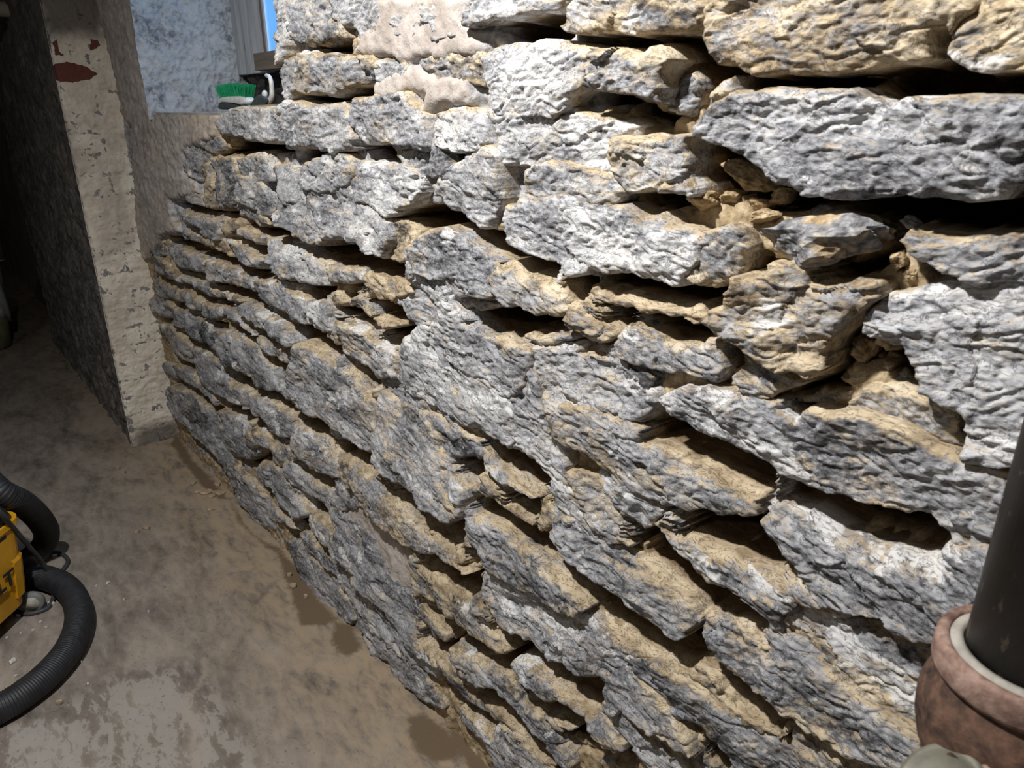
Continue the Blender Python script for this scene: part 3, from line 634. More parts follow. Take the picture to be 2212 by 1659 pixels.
for i, (fl, px, P) in enumerate(outlines(STONES, lambda f: D-max(0.0, parse(f)['h'])/1000*0.8)):
    r = stone_mesh(i, fl, px, P)
    if r: ST.append(r)
order = sorted(range(len(ST)), key=lambda k: -ST[k][3])
for k in sorted(order[:100]):
    V, fc, at, a = ST[k]; org = V.mean(0)
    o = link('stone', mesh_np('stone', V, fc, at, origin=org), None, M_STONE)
    o.matrix_world = Matrix.Translation(org); o.parent = WALL
rest = [ST[k] for k in order[100:]]
if rest:
    off = 0; VV = []; FF = []; AT = dict(tan=[], wht=[], ed=[], ba=[], bb=[])
    for V, fc, at, a in rest:
        VV.append(V); FF.append(fc+off); off += len(V)
        for n in AT: AT[n].append(at[n])
    o = link('small_stones', mesh_np('small_stones', np.concatenate(VV), np.concatenate(FF), {n: np.concatenate(AT[n]) for n in AT}), WALL, M_STONE)
    tag(o, 'small stones packed between the big ones', kind='stuff')
print('STONES', len(ST), 'verts', sum(len(s[0]) for s in ST), 'bed', len(WALL.data.vertices))
# ------------------------------------------------------------------ room shell
def floor_material():
    t = NT('worn_concrete_floor'); p = t.pos((1, 1, 1))
    sk = t.n('Mapping', {'Vector': t.n('NewGeometry').outputs['Position'], 'Rotation': (0, 0, 0.5), 'Scale': (1.0, 2.2, 1)}).outputs[0]
    n1 = t.noise(sk, 3.2, 7, 0.62, 0.6); n2 = t.noise(sk, 14, 8, 0.66, 0.3); n3 = t.noise(p, 90, 5); n4 = t.noise(p, 400, 3)
    damp = t.attr('damp'); dust = t.attr('dust'); crk = t.attr('crack')
    c = t.ramp(t.math('MULTIPLY_ADD', n1, 0.6, t.math('MULTIPLY', n2, 0.4)),
               [(0.34, (0.10, 0.085, 0.072)), (0.45, (0.19, 0.163, 0.138)), (0.56, (0.29, 0.25, 0.21)), (0.68, (0.36, 0.315, 0.265))])
    paint = t.math('MULTIPLY', t.sm(t.math('MULTIPLY_ADD', n2, 0.75, t.math('MULTIPLY', n1, 0.35)), 0.535, 0.55), t.sm(t.attr('paint'), 0.3, 0.6))
    c = t.mix(t.math('MULTIPLY', paint, 0.6), c, (0.34, 0.32, 0.30))
    c = t.mix(t.math('MULTIPLY', t.sm(n3, 0.60, 0.68), 0.5), c, (0.075, 0.065, 0.058))
    c = t.mix(t.math('MULTIPLY', dust, t.sm(n2, 0.30, 0.62)), c, (0.37, 0.285, 0.19))
    c = t.mix(t.sm(t.math('MULTIPLY_ADD', n3, 0.5, damp), 0.55, 1.0), c, (0.15, 0.108, 0.068))
    c = t.mix(t.math('MULTIPLY', crk, 0.7), c, (0.34, 0.29, 0.24))
    c = t.mix(t.sm(n4, 0.70, 0.74), c, (0.42, 0.38, 0.33))
    r = t.math('MULTIPLY_ADD', paint, -0.2, 0.8)
    return t.out(c, r, t.math('MULTIPLY_ADD', n3, 0.5, n2), 0.25, 0.003, Specular_IOR_Level=0.25)
def poly_floor(view, txt):
    ox, oy, s = VIEW[view]
    return np.array([on_z(ox+float(a)/s, oy+float(b)/s, 0)[:2] for a, b in (q.split(',') for q in txt.split())])
DAMP = [poly_floor('P', '780,585 870,650 900,740 935,830 985,985 1100,985 1165,955 1080,880 980,720 870,610'),
        poly_floor('P', '1125,1050 1140,965 1235,985 1250,1040 1260,1095 1195,1130 1140,1090'),
        poly_floor('P', '1490,1430 1560,1400 1640,1450 1740,1550 1720,1620 1620,1640 1540,1580 1490,1510'),
        poly_floor('P', '395,70 480,210 570,300 640,390 590,390 520,330 440,230 370,130'),
        poly_floor('P', '640,380 760,560 900,640 800,600 690,500'),
        poly_floor('P', '1640,1330 1800,1500 1960,1700 1800,1700 1700,1560')]
CRACK = poly_floor('P', '522,1150 535,1210 500,1270 440,1345 455,1390 490,1430 470,1520 485,1590 490,1700')
def build_floor():
    xs = np.concatenate([np.arange(-8.2, -3.4, 0.12), np.arange(-3.4, -0.8, 0.008), np.arange(-0.8, 1.7, 0.1)])
    ys = np.concatenate([np.arange(-2.7, -0.5, 0.12), np.arange(-0.5, 0.75, 0.008), np.arange(0.75, 1.2, 0.1)])
    X, Y = np.meshgrid(xs, ys)
    wx, wy = X+0.010*fbm(X*18, Y*18, 3, 3), Y+0.010*fbm(X*18, Y*18, 3, 4)
    dm = np.full(X.shape, -1.0)
    for P in DAMP: dm = np.maximum(dm, sdist(wx, wy, P))
    dl = np.full(X.shape, 1.0)
    for a, b in zip(CRACK[:-1], CRACK[1:]):
        e = b-a; t = np.clip(((wx-a[0])*e[0]+(wy-a[1])*e[1])/(e@e), 0, 1); dl = np.minimum(dl, np.hypot(wx-a[0]-e[0]*t, wy-a[1]-e[1]*t))
    Z = 0.0015*fbm(X*6, Y*6, 3, 20)
    dust = sst(0.38, 0.02, D-Y+0.05*fbm(X*6, Y*6, 3, 12))*0.9
    paint = sst(-1.9, -1.45, X)*sst(0.42, 0.20, Y)
    V = np.stack([X, Y, Z], -1).reshape(-1, 3)
    me = mesh_np('floor', V, grid_faces(*X.shape), dict(damp=sst(-0.03, 0.03, dm), dust=dust, crack=sst(0.010, 0.003, dl), paint=paint), smooth=True)
    return tag(link('floor', me, None, floor_material()), 'worn stained concrete basement floor', 'floor', kind='structure')
build_floor()
def box(bm, x0, x1, y0, y1, z0, z1):
    v = [bm.verts.new((x, y, z)) for z in (z0, z1) for y in (y0, y1) for x in (x0, x1)]
    for q in ((0, 2, 3, 1), (4, 5, 7, 6), (0, 1, 5, 4), (2, 6, 7, 3), (0, 4, 6, 2), (1, 3, 7, 5)): bm.faces.new([v[i] for i in q])
    return v
def boxes(name, mat, *bs, parent=None, bevel=0.0, smooth=False):
    bm = bmesh.new()
    for b in bs: box(bm, *b)
    if bevel: bmesh.ops.bevel(bm, geom=bm.edges[:], offset=bevel, segments=2, affect='EDGES', profile=0.6)
    o = smesh(name, bm, mat, parent, smooth)
    return o
M_DARKWALL = plain('dingy_plaster', (0.20, 0.185, 0.165), 0.9, 0.3, 5)
M_CEIL = plain('dark_boards', (0.10, 0.085, 0.07), 0.9, 0.3, 8)
for nm, lab, b in (('ceiling', 'dark board ceiling of the basement', (-8.2, 1.7, -2.7, 1.2, 2.40, 2.5)),
                   ('wall_left', 'dingy wall across the basement', (-8.2, 1.7, -2.8, -2.7, 0, 2.40)),
                   ('wall_front', 'dingy wall behind the viewer', (1.65, 1.75, -2.7, 1.2, 0, 2.40)),
                   ('wall_far', 'dark wall at the end of the passage', (-8.3, -8.2, -2.7, 1.2, 0, 2.40)),
                   ('wall_passage', 'dark wall of the passage beyond the pier', (-8.2, -4.9, 0.62, 0.80, 0, 2.40)),
                   ('wall_side', 'wall beyond the stonework', (0.55, 1.7, 0.69, 0.80, 0, 2.40))):
    tag(boxes(nm, M_CEIL if nm == 'ceiling' else M_DARKWALL, b), lab, 'ceiling' if nm == 'ceiling' else 'wall', kind='structure')

# ------------------------------------------------------------------ pier: painted brick face and rough flank
def pier_material(flank):
    t = NT('rough_flank' if flank else 'cream_painted_brick'); p = t.pos((1, 1, 1))
    n1 = t.noise(p, 9, 6, 0.6, 0.5); n2 = t.noise(p, 40, 7, 0.65, 0.4); n3 = t.noise(p, 150, 5)
    if flank:
        v = t.pos((1, 1, 0.45)); n5 = t.noise(v, 24, 7, 0.65, 0.5)
        c = t.ramp(t.math('MULTIPLY_ADD', n5, 0.6, t.math('MULTIPLY', n1, 0.4)), [(0.30, (0.04, 0.038, 0.038)), (0.45, (0.115, 0.108, 0.104)), (0.60, (0.185, 0.172, 0.16)), (0.78, (0.28, 0.255, 0.225))])
        return t.out(c, 0.95, t.math('MULTIPLY_ADD', n3, 0.4, n2), 0.8, 0.006, Specular_IOR_Level=0.1)
    paint = t.ramp(t.math('MULTIPLY_ADD', n1, 0.7, t.math('MULTIPLY', n2, 0.3)), [(0.30, (0.40, 0.34, 0.27)), (0.45, (0.65, 0.59, 0.50)), (0.6, (0.77, 0.72, 0.63))])
    bare = t.ramp(n2, [(0.4, (0.10, 0.10, 0.11)), (0.6, (0.24, 0.235, 0.235))])
    c = t.mix(t.sm(t.math('MULTIPLY_ADD', n2, 0.6, t.math('MULTIPLY_ADD', n1, 0.5, t.math('MULTIPLY', t.attr('joint'), 0.06))), 0.64, 0.66), paint, bare)
    c = t.mix(t.math('MULTIPLY', t.sm(t.noise(t.pos((1, 1, 0.5)), 6, 5, 0.6, 0.4), 0.48, 0.66), 0.45), c, (0.26, 0.225, 0.19))
    c = t.mix(t.math('MULTIPLY', t.attr('dark_area'), 0.85), c, (0.085, 0.075, 0.066))
    c = t.mix(t.sm(t.math('MULTIPLY_ADD', n3, 0.3, t.attr('red')), 0.60, 0.66), c, (0.14, 0.052, 0.042))
    return t.out(c, 0.85, t.math('MULTIPLY_ADD', n3, 0.4, n2), 0.5, 0.004, Specular_IOR_Level=0.2)
RED = [np.array([on_x(x, y, PIL_X)[1:] for x, y in q]) for q in
       ([(116, 137), (150, 134), (185, 143), (212, 160), (192, 170), (172, 176), (130, 178), (118, 172)],
        [(193, 85), (212, 84), (216, 102), (196, 110)], [(112, 90), (124, 86), (130, 112), (138, 118), (120, 120)], [(165, 28), (180, 28), (180, 38)])]
DARK_AREAS = [np.array([on_x(x, y, PIL_X)[1:] for x, y in q]) for q in ([(60, -60), (260, -60), (222, 60), (215, 84), (170, 74), (100, 82)], [(285, 975), (300, 925), (390, 905), (395, 960)])]  # darker areas at the top and foot of the brick face
def build_pier():
    y0, y1 = PIL_Y, 0.72
    ys = np.arange(y0, y1, 0.0025); zs = np.arange(0, 2.42, 0.003)
    Y, Z = np.meshgrid(ys, zs)
    h = 0.072
    row = np.floor(Z/h); jz = np.minimum(Z/h-row, 1-(Z/h-row))*h
    jy = (Y-y0+0.1+row % 2*0.105) % 0.21; jy = np.minimum(jy, 0.21-jy)
    j = np.minimum(jz, jy); js = sst(0.012, 0.0, j+0.004*fbm(Y*40, Z*40, 2, 5))
    X = PIL_X-0.0022*js*sst(-0.3, 0.4, fbm(Y*9, Z*9, 2, 36))+0.006*fbm(Y*11, Z*14, 4, 31)+0.003*fbm(Y*30, Z*40, 3, 37)+0.0015*gn(Y*90, Z*90, 32)
    e = Y-y0+0.009*fbm(Z*22, Z*0+3, 4, 33)                 # ragged arris
    X = X-0.009*sst(0.010, 0.0, e)
    red = np.full(Y.shape, -1.0); so = red.copy()
    wy, wz = Y+0.008*fbm(Y*40, Z*40, 3, 41), Z+0.008*fbm(Y*40, Z*40, 3, 42)
    for P in RED: red = np.maximum(red, sdist(wy, wz, P))
    for P in DARK_AREAS: so = np.maximum(so, sdist(wy, wz, P))
    V = np.stack([X, Y, Z], -1).reshape(-1, 3)
    top = tag(empty('pier', (PIL_X, 0.6, 0)), 'brick pier painted cream with a rough grey flank, left of the stone wall', 'pier', kind='structure')
    me = mesh_np('brick_face', V, grid_faces(*Y.shape), dict(joint=js, red=sst(-0.006, 0.006, red), dark_area=sst(-0.03, 0.03, so)), smooth=True)
    link('brick_face', me, top, pier_material(False))
    xs = np.concatenate([np.arange(PIL_X-0.003, -4.2, -0.006), np.arange(-4.2, -4.92, -0.012)]); zs = np.arange(0, 2.42, 0.007)
    X, Z = np.meshgrid(xs, zs)
    Yf = PIL_Y+0.006-0.020*fbm(X*11, Z*9, 4, 51)-0.006*ridge(X*30, Z*22, 3, 52)+0.012
    Yf = Yf*sst(0, 0.03, PIL_X-X)+(PIL_Y+0.001)*(1-sst(0, 0.03, PIL_X-X))
    link('rough_flank', mesh_np('rough_flank', np.stack([X, Yf, Z], -1).reshape(-1, 3), grid_faces(*X.shape)[:, ::-1], smooth=True), top, pier_material(True))
    boxes('pier_core', M_DARKWALL, (-4.9, PIL_X-0.03, PIL_Y+0.05, 0.8, 0, 2.40), parent=top)
build_pier()

# ------------------------------------------------------------------ window recess
def recess_material():
    t = NT('chalky_white_rubble'); p = t.pos((1, 1, 1))
    n1 = t.noise(p, 10, 6, 0.6, 0.4); n2 = t.noise(p, 55, 7, 0.68, 0.5); n3 = t.noise(p, 170, 5)
    c = t.ramp(t.math('MULTIPLY_ADD', n2, 0.45, t.math('MULTIPLY', n1, 0.55)), [(0.32, (0.07, 0.07, 0.075)), (0.40, (0.20, 0.197, 0.20)), (0.47, (0.36, 0.355, 0.355)), (0.7, (0.48, 0.47, 0.465))])
    return t.out(c, 0.9, t.math('MULTIPLY_ADD', n3, 0.4, n2), 0.8, 0.005, Specular_IOR_Level=0.15)
M_RECESS = recess_material()
BACK_Y = 0.965
def jamb():
    ys = np.arange(D-0.02, BACK_Y+0.03, 0.003); zs = np.arange(SILL_Z-0.02, 2.42, 0.004)
    Y, Z = np.meshgrid(ys, zs)
    X = WIN_X0+0.014*fbm(Y*13, Z*11, 4, 81)+0.005*ridge(Y*34, Z*30, 3, 82)-0.004
    return tag(link('trim_1', mesh_np('trim_1', np.stack([X, Y, Z], -1).reshape(-1, 3), grid_faces(*Y.shape), smooth=True), None, M_RECESS),
               'whitewashed rubble side of the window recess', 'window recess', kind='structure')
jamb()
M_SILL = plain('sill_cement', (0.34, 0.32, 0.30), 0.9, 0.25, 20, 0, 0.3)
tag(boxes('trim_2', M_SILL, (WIN_X0-0.02, WIN_X1+0.02, D+0.004, BACK_Y+0.06, SILL_Z-0.05, SILL_Z)), 'flat cement sill of the window recess', 'sill', kind='structure')
tag(boxes('trim_3', M_RECESS, (WIN_X1, WIN_X1+0.06, D+0.02, BACK_Y+0.06, SILL_Z-0.05, 2.42)), 'near side of the window recess', 'window recess', kind='structure')
tag(boxes('trim_4', M_CEIL, (WIN_X0-0.05, WIN_X1+0.06, D+0.02, BACK_Y+0.06, 2.06, 2.40)), 'lintel over the window recess', 'lintel', kind='structure')
def niche():
    xs = np.arange(WIN_X0-0.02, WIN_X1+0.02, 0.005); zs = np.arange(SILL_Z-0.02, 1.43, 0.005)
    X, Z = np.meshgrid(xs, zs)
    Y = BACK_Y+0.02-0.03*fbm(X*20, Z*20, 4, 91)
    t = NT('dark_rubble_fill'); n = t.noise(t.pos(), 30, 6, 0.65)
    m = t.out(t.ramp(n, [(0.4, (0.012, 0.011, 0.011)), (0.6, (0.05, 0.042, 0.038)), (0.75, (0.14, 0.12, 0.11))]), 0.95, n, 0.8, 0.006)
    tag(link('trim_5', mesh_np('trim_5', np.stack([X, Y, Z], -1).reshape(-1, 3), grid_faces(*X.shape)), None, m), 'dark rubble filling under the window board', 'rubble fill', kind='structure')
niche()
def wood(name, a, b, sc=(30, 30, 3)):
    t = NT(name); p = t.pos(sc); n = t.noise(p, 1.0, 7, 0.65, 0.6); n2 = t.noise(t.pos(), 120, 4)
    c = t.mix(t.sm(n, 0.35, 0.65), a, b)
    c = t.mix(t.math('MULTIPLY', t.sm(n, 0.34, 0.30), 0.8), c, (0.05, 0.05, 0.05))
    return t.out(c, 0.8, t.math('ADD', n, t.math('MULTIPLY', n2, 0.2)), 0.4, 0.003)
wn = tag(empty('window_1', (-2.0, BACK_Y, 1.41)), 'small bright blue basement window at the back of the recess', 'window', kind='structure')
boxes('side_board', wood('weathered_grey_board', (0.30, 0.31, 0.32), (0.44, 0.45, 0.46)), (WIN_X0-0.03, -2.348, BACK_Y-0.005, BACK_Y+0.02, 1.412, 2.10), parent=wn, bevel=0.002)
boxes('frame_stile', wood('brown_frame', (0.13, 0.10, 0.08), (0.20, 0.16, 0.13)), (-2.350, -2.335, BACK_Y-0.008, BACK_Y+0.03, 1.45, 2.10), parent=wn)
boxes('sill_block', wood('brown_block', (0.11, 0.085, 0.065), (0.17, 0.135, 0.105), (3, 30, 30)), (-2.345, WIN_X1+0.02, BACK_Y-0.045, BACK_Y+0.05, 1.415, 1.463), parent=wn, bevel=0.002)
t = NT('pale_sash_paint'); M_SASH = t.out((0.55, 0.66, 0.80), 0.5)
boxes('sash', M_SASH, (-2.336, -2.322, BACK_Y-0.004, BACK_Y+0.02, 1.463, 2.10), (-2.336, WIN_X1+0.02, BACK_Y-0.004, BACK_Y+0.02, 1.463, 1.470),
      (-2.322, WIN_X1+0.02, BACK_Y-0.003, BACK_Y+0.02, 1.632, 1.642), parent=wn)
t = NT('daylit_pane'); nn = t.noise(t.pos((14, 14, 4)), 1.0, 4)
pc = t.mix(nn, (0.09, 0.36, 0.90), (0.16, 0.47, 0.98))
M_PANE = t.out((0.02, 0.03, 0.05), 0.08, Emission_Color=pc, Emission_Strength=1.0)
boxes('window_pane', M_PANE, (-2.323, WIN_X1+0.02, BACK_Y+0.001, BACK_Y+0.004, 1.468, 2.10), parent=wn)
# ------------------------------------------------------------------ small builders
def ring_loft(bm, rings, close=True, cap=True):
    vs = [[bm.verts.new(p) for p in r] for r in rings]
    for a, b in zip(vs[:-1], vs[1:]):
        n = len(a)
        for i in range(n if close else n-1): bm.faces.new((a[i], a[(i+1) % n], b[(i+1) % n], b[i]))
    if cap:
        bm.faces.new(vs[0][::-1]); bm.faces.new(vs[-1])
def catmull(pts, n):
    P = [Vector(p) for p in pts]; P = [P[0]*2-P[1]]+P+[P[-1]*2-P[-2]]
    out = []
    for k in range(1, len(P)-2):
        for i in range(n):
            t = i/n; a, b, c, d = P[k-1:k+3]
            out.append(0.5*((2*b)+(c-a)*t+(2*a-5*b+4*c-d)*t*t+(3*b-a-3*c+d)*t**3))
    out.append(P[-2]); return out
def tube(bm, pts, rad, seg=16):
    pts = [Vector(p) for p in pts]; n = len(pts); ref = Vector((0, 0, 1)); rings = []
    T = [(pts[min(i+1, n-1)]-pts[max(i-1, 0)]).normalized() for i in range(n)]
    N = T[0].cross(ref)
    if N.length < 1e-3: N = T[0].cross(Vector((1, 0, 0)))
    N.normalize()
    for i in range(n):
        N = (N-T[i]*N.dot(T[i])).normalized(); Bn = T[i].cross(N)
        r = rad(i/(n-1), i) if callable(rad) else rad
        rings.append([pts[i]+(N*math.cos(a)+Bn*math.sin(a))*r for a in (2*math.pi*k/seg for k in range(seg))])
    ring_loft(bm, rings)
def resample(pts, step):
    out = [pts[0]]; acc = 0.0
    for a, b in zip(pts[:-1], pts[1:]):
        L = (b-a).length; d = step-acc
        while d <= L: out.append(a+(b-a)*(d/L)); d += step
        acc = (acc+L) % step
    return out
def lathe(bm, prof, seg=48, ax=None):
    rings = [[Vector((r*math.cos(a), r*math.sin(a), z)) for a in (2*math.pi*k/seg for k in range(seg))] for r, z in prof]
    if ax is not None: rings = [[ax @ p for p in r] for r in rings]
    ring_loft(bm, rings)
def rock(name, c, size, seed, mat, rot=0.0, rough=0.22, flat=0.0, sub=4):
    bm = bmesh.new(); bmesh.ops.create_icosphere(bm, subdivisions=sub, radius=1)
    rs = np.random.RandomState(seed)
    pl = rs.randn(9, 3); pl /= np.linalg.norm(pl, axis=1)[:, None]; off = rs.uniform(0.55, 0.95, 9)
    V = np.array([v.co for v in bm.verts])
    for k in range(9):
        d = V @ pl[k]; ex = np.clip(d-off[k], 0, None); V = V-ex[:, None]*pl[k]*0.92
    n = fbm(V[:, 0]*1.7+seed, V[:, 1]*1.7+V[:, 2]*2.1, 4, seed)
    n2 = fbm(V[:, 0]*6+V[:, 2]*3, V[:, 1]*6-V[:, 2]*5, 3, seed+3)
    V = V*(1+rough*n+0.07*n2)[:, None]*np.array(size)
    cr, sr = math.cos(rot), math.sin(rot)
    V = np.stack([V[:, 0]*cr-V[:, 2]*sr, V[:, 1], V[:, 0]*sr+V[:, 2]*cr], 1)
    for v, p in zip(bm.verts, V): v.co = p
    me = bpy.data.meshes.new(name); bm.to_mesh(me); bm.free()
    for a, val in (('tan', mat[1]), ('wht', mat[2]), ('ed', 3.0)):
        t = me.attributes.new(a, 'FLOAT', 'POINT'); t.data.foreach_set('value', np.full(len(V), val, np.float32))
    t = me.attributes.new('ba', 'FLOAT', 'POINT'); t.data.foreach_set('value', (V[:, 0]+seed*0.7).astype(np.float32))
    t = me.attributes.new('bb', 'FLOAT', 'POINT'); t.data.foreach_set('value', (V[:, 2]+seed*0.3).astype(np.float32))
    o = link(name, me, None, mat[0]); o.matrix_world = Matrix.Translation(c)
    return o

# ------------------------------------------------------------------ loose stones lying in the hollows
def loose_material():
    m = NT('loose_limestone'); p = m.n('CombineXYZ', {'X': m.attr('ba'), 'Y': m.math('MULTIPLY', m.n('SeparateXYZ', {'Vector': m.n('NewGeometry').outputs['Position']}).outputs[1], 1.0), 'Z': m.attr('bb')}).outputs[0]
    n1 = m.noise(p, 30, 6, 0.6, 0.4); n2 = m.noise(p, 110, 7, 0.65)
    g = m.ramp(m.math('MULTIPLY_ADD', n2, 0.6, m.math('MULTIPLY', n1, 0.4)), [(0.36, (0.06, 0.06, 0.065)), (0.5, (0.26, 0.26, 0.27)), (0.66, (0.58, 0.57, 0.56))])
    e = m.ramp(n2, [(0.34, (0.17, 0.115, 0.06)), (0.5, (0.38, 0.28, 0.165)), (0.68, (0.58, 0.47, 0.31))])
    c = m.mix(m.sm(m.math('ADD', n1, m.math('MULTIPLY_ADD', m.attr('tan'), 0.9, -0.45)), 0.42, 0.60), g, e)
    return m.out(c, 0.95, m.math('ADD', n2, n1), 0.8, 0.003, Specular_IOR_Level=0.1)
M_LOOSE = loose_material()
def loose(view, cx, cy, wx, wz, dep, label, seed, tan=0.9, wht=0.3, rot=0.0, thick=0.02, group=None, rough=0.22):
    ox, oy, s = VIEW[view]; c = on_y(ox+cx/s, oy+cy/s, D+dep)
    e = 0.004; k = np.linalg.norm(proj((c[0], c[1], c[2]+e))-proj((c[0], c[1], c[2]-e)))/(2*e)
    kx = np.linalg.norm(proj((c[0]+e, c[1], c[2]))-proj((c[0]-e, c[1], c[2])))/(2*e)
    o = rock('loose_stone', c, (wx/s/kx/2*1.12, thick, wz/s/k/2*1.12), seed, (M_LOOSE, tan, wht), rot, rough)
    return tag(o, label, 'stone', group)
loose('N', 880, 215, 900, 330, -0.012, 'flaking grey and ochre stone wedge lodged in the big hollow under the long slab', 11, 0.45, 0.5, 0.12, 0.035, rough=0.3)
loose('N', 1475, 105, 170, 90, 0.015, 'small pale grey pebble lying on the ledge under the long grey slab', 12, 0.1, 0.8, -0.2, 0.012)
loose('M', 400, 1190, 400, 190, 0.035, 'largest brown earth-coated stone in the hollow under the left end of the long slab', 13, 0.95, 0, -0.25, 0.03)
loose('M', 140, 1185, 110, 170, 0.03, 'upright brown lump at the left end of the hollow under the long slab', 14, 0.95, 0, 0.3, 0.02)
loose('M', 265, 1330, 190, 120, 0.02, 'rounded tan clod below the largest brown stone in the hollow', 15, 0.95, 0, 0.1, 0.02)
loose('M', 455, 1365, 140, 90, 0.02, 'small tan clod right of the rounded clod on the hollow floor', 16, 0.95, 0, -0.1, 0.015)
loose('M', 600, 1315, 130, 110, 0.025, 'pointed brown clod farthest right in the hollow under the long slab', 17, 0.95, 0, 0.5, 0.018)
loose('M', 80, 1345, 180, 130, 0.005, 'crumbly tan clod at the front left lip of the hollow', 18, 0.9, 0.2, 0.0, 0.02)
loose('M', 490, 1450, 200, 90, 0.008, 'tan crumbly lump on the lip in front of the hollow, next to the lodged wedge', 19, 0.9, 0.2, 0.2, 0.02)
loose('N', 1160, 920, 210, 180, 0.03, 'grey brown cobble wedged in the pocket right of the big round stone', 20, 0.7, 0.2, -0.35, 0.025)
loose('N', 1330, 1020, 100, 90, 0.04, 'small brown pebble deep in the pocket behind the big white stone edge', 21, 0.8, 0.1, 0.4, 0.012)
loose('N', 1430, 1150, 220, 100, 0.03, 'flat grey sliver at the bottom right of the pocket beside the white stone', 22, 0.4, 0.3, -0.15, 0.02)
loose('N', 1390, 350, 130, 130, 0.012, 'knobbly tan clod in the notch right of the lodged wedge', 23, 0.95, 0.1, 0.0, 0.02)
loose('N', 1490, 440, 120, 110, 0.018, 'second tan clod in the notch, lower right of the knobbly one', 24, 0.95, 0.1, 0.3, 0.018)

# ------------------------------------------------------------------ cast iron drain stack in front of the wall
PX, PY, ZH = -0.080, 0.529, 0.951
def rust(name, a, b, c, rough=0.85):
    t = NT(name); p = t.pos(); n = t.noise(p, 38, 7, 0.65, 0.5); n2 = t.noise(p, 160, 5)
    k = t.ramp(t.math('MULTIPLY_ADD', n, 0.7, t.math('MULTIPLY', n2, 0.3)), [(0.38, a), (0.5, b), (0.64, c)])
    return t.out(k, rough, t.math('MULTIPLY_ADD', n2, 0.6, n), 0.5, 0.002, Specular_IOR_Level=0.3)
M_RUST = rust('rusty_iron', (0.025, 0.019, 0.017), (0.085, 0.048, 0.033), (0.17, 0.095, 0.064))
M_RUSTP = rust('pinkish_rust', (0.11, 0.062, 0.048), (0.24, 0.155, 0.123), (0.37, 0.27, 0.225))
M_LEAD = plain('lead_caulking', (0.30, 0.28, 0.245), 0.8, 0.25, 60, 0, 0.4)
t = NT('speckled_black_iron'); p = t.pos((1, 1, 0.5)); nn = t.noise(p, 110, 4, 0.6); n2 = t.noise(t.pos(), 30, 5)
kc = t.mix(t.sm(n2, 0.3, 0.7), (0.010, 0.010, 0.012), (0.035, 0.033, 0.032))
kc = t.mix(t.math('MULTIPLY', t.sm(nn, 0.57, 0.66), 0.75), kc, (0.26, 0.23, 0.18))
M_BLACK = t.out(kc, 0.5, nn, 0.3, 0.002)
def build_pipe():
    top = tag(empty('drain_pipe', (PX, PY, 0)), 'black cast iron drain pipe seated in a rusty hub in front of the wall', 'pipe')
    ax = Matrix.Translation((PX, PY, 0))
    bm = bmesh.new(); lathe(bm, [(0.0395, ZH-0.05), (0.0395, 2.40)], 64, ax); smesh('pipe_barrel', bm, M_BLACK, top)
    bm = bmesh.new(); lathe(bm, [(0.0395, ZH-0.03), (0.0405, ZH-0.0005), (0.0440, ZH-0.0005), (0.0490, ZH-0.002), (0.0500, ZH-0.03)], 64, ax); smesh('lead_joint', bm, M_LEAD, top)
    bm = bmesh.new(); lathe(bm, [(0.0490, ZH-0.04), (0.0485, ZH-0.002), (0.0500, ZH), (0.0555, ZH-0.0005), (0.0575, ZH-0.004), (0.0578, ZH-0.018), (0.0565, ZH-0.022), (0.052, ZH-0.024)], 64, ax); smesh('hub_rim', bm, M_RUSTP, top)
    bm = bmesh.new(); lathe(bm, [(0.052, ZH-0.020), (0.0535, ZH-0.026), (0.0595, ZH-0.045), (0.0605, ZH-0.055), (0.0592, ZH-0.072), (0.0545, ZH-0.090), (0.0475, ZH-0.105), (0.0445, ZH-0.12), (0.043, ZH-0.30), (0.043, 0.0)], 64, ax); smesh('hub', bm, M_RUST, top)
    # cleanout branch facing the room
    c = Vector(on_y(2035, 1722, 0.452)); d = (Vector((-0.50, -0.50, 0.55))).normalized()
    base = Vector((PX, PY, c.z-0.06))
    q = d.to_track_quat('Z', 'Y').to_matrix().to_4x4()
    bm = bmesh.new(); ax2 = Matrix.Translation(c) @ q
    L = (c-base).length
    lathe(bm, [(0.044, -L), (0.047, -0.040), (0.046, -0.025), (0.042, -0.012), (0.0385, -0.004), (0.0375, 0.001), (0.036, 0.001)], 48, ax2); smesh('cleanout_branch', bm, M_RUSTP, top)
    bm = bmesh.new(); lathe(bm, [(0.0350, -0.012), (0.0350, 0.004), (0.0338, 0.006), (0.0295, 0.0062), (0.0278, 0.003), (0.016, 0.0025), (0.001, 0.0025)], 48, ax2); smesh('cleanout_plug', bm, plain('dull_brass', (0.17, 0.165, 0.13), 0.55, 0.2, 50, 0.3, 0.2), top)
    return top
build_pipe()

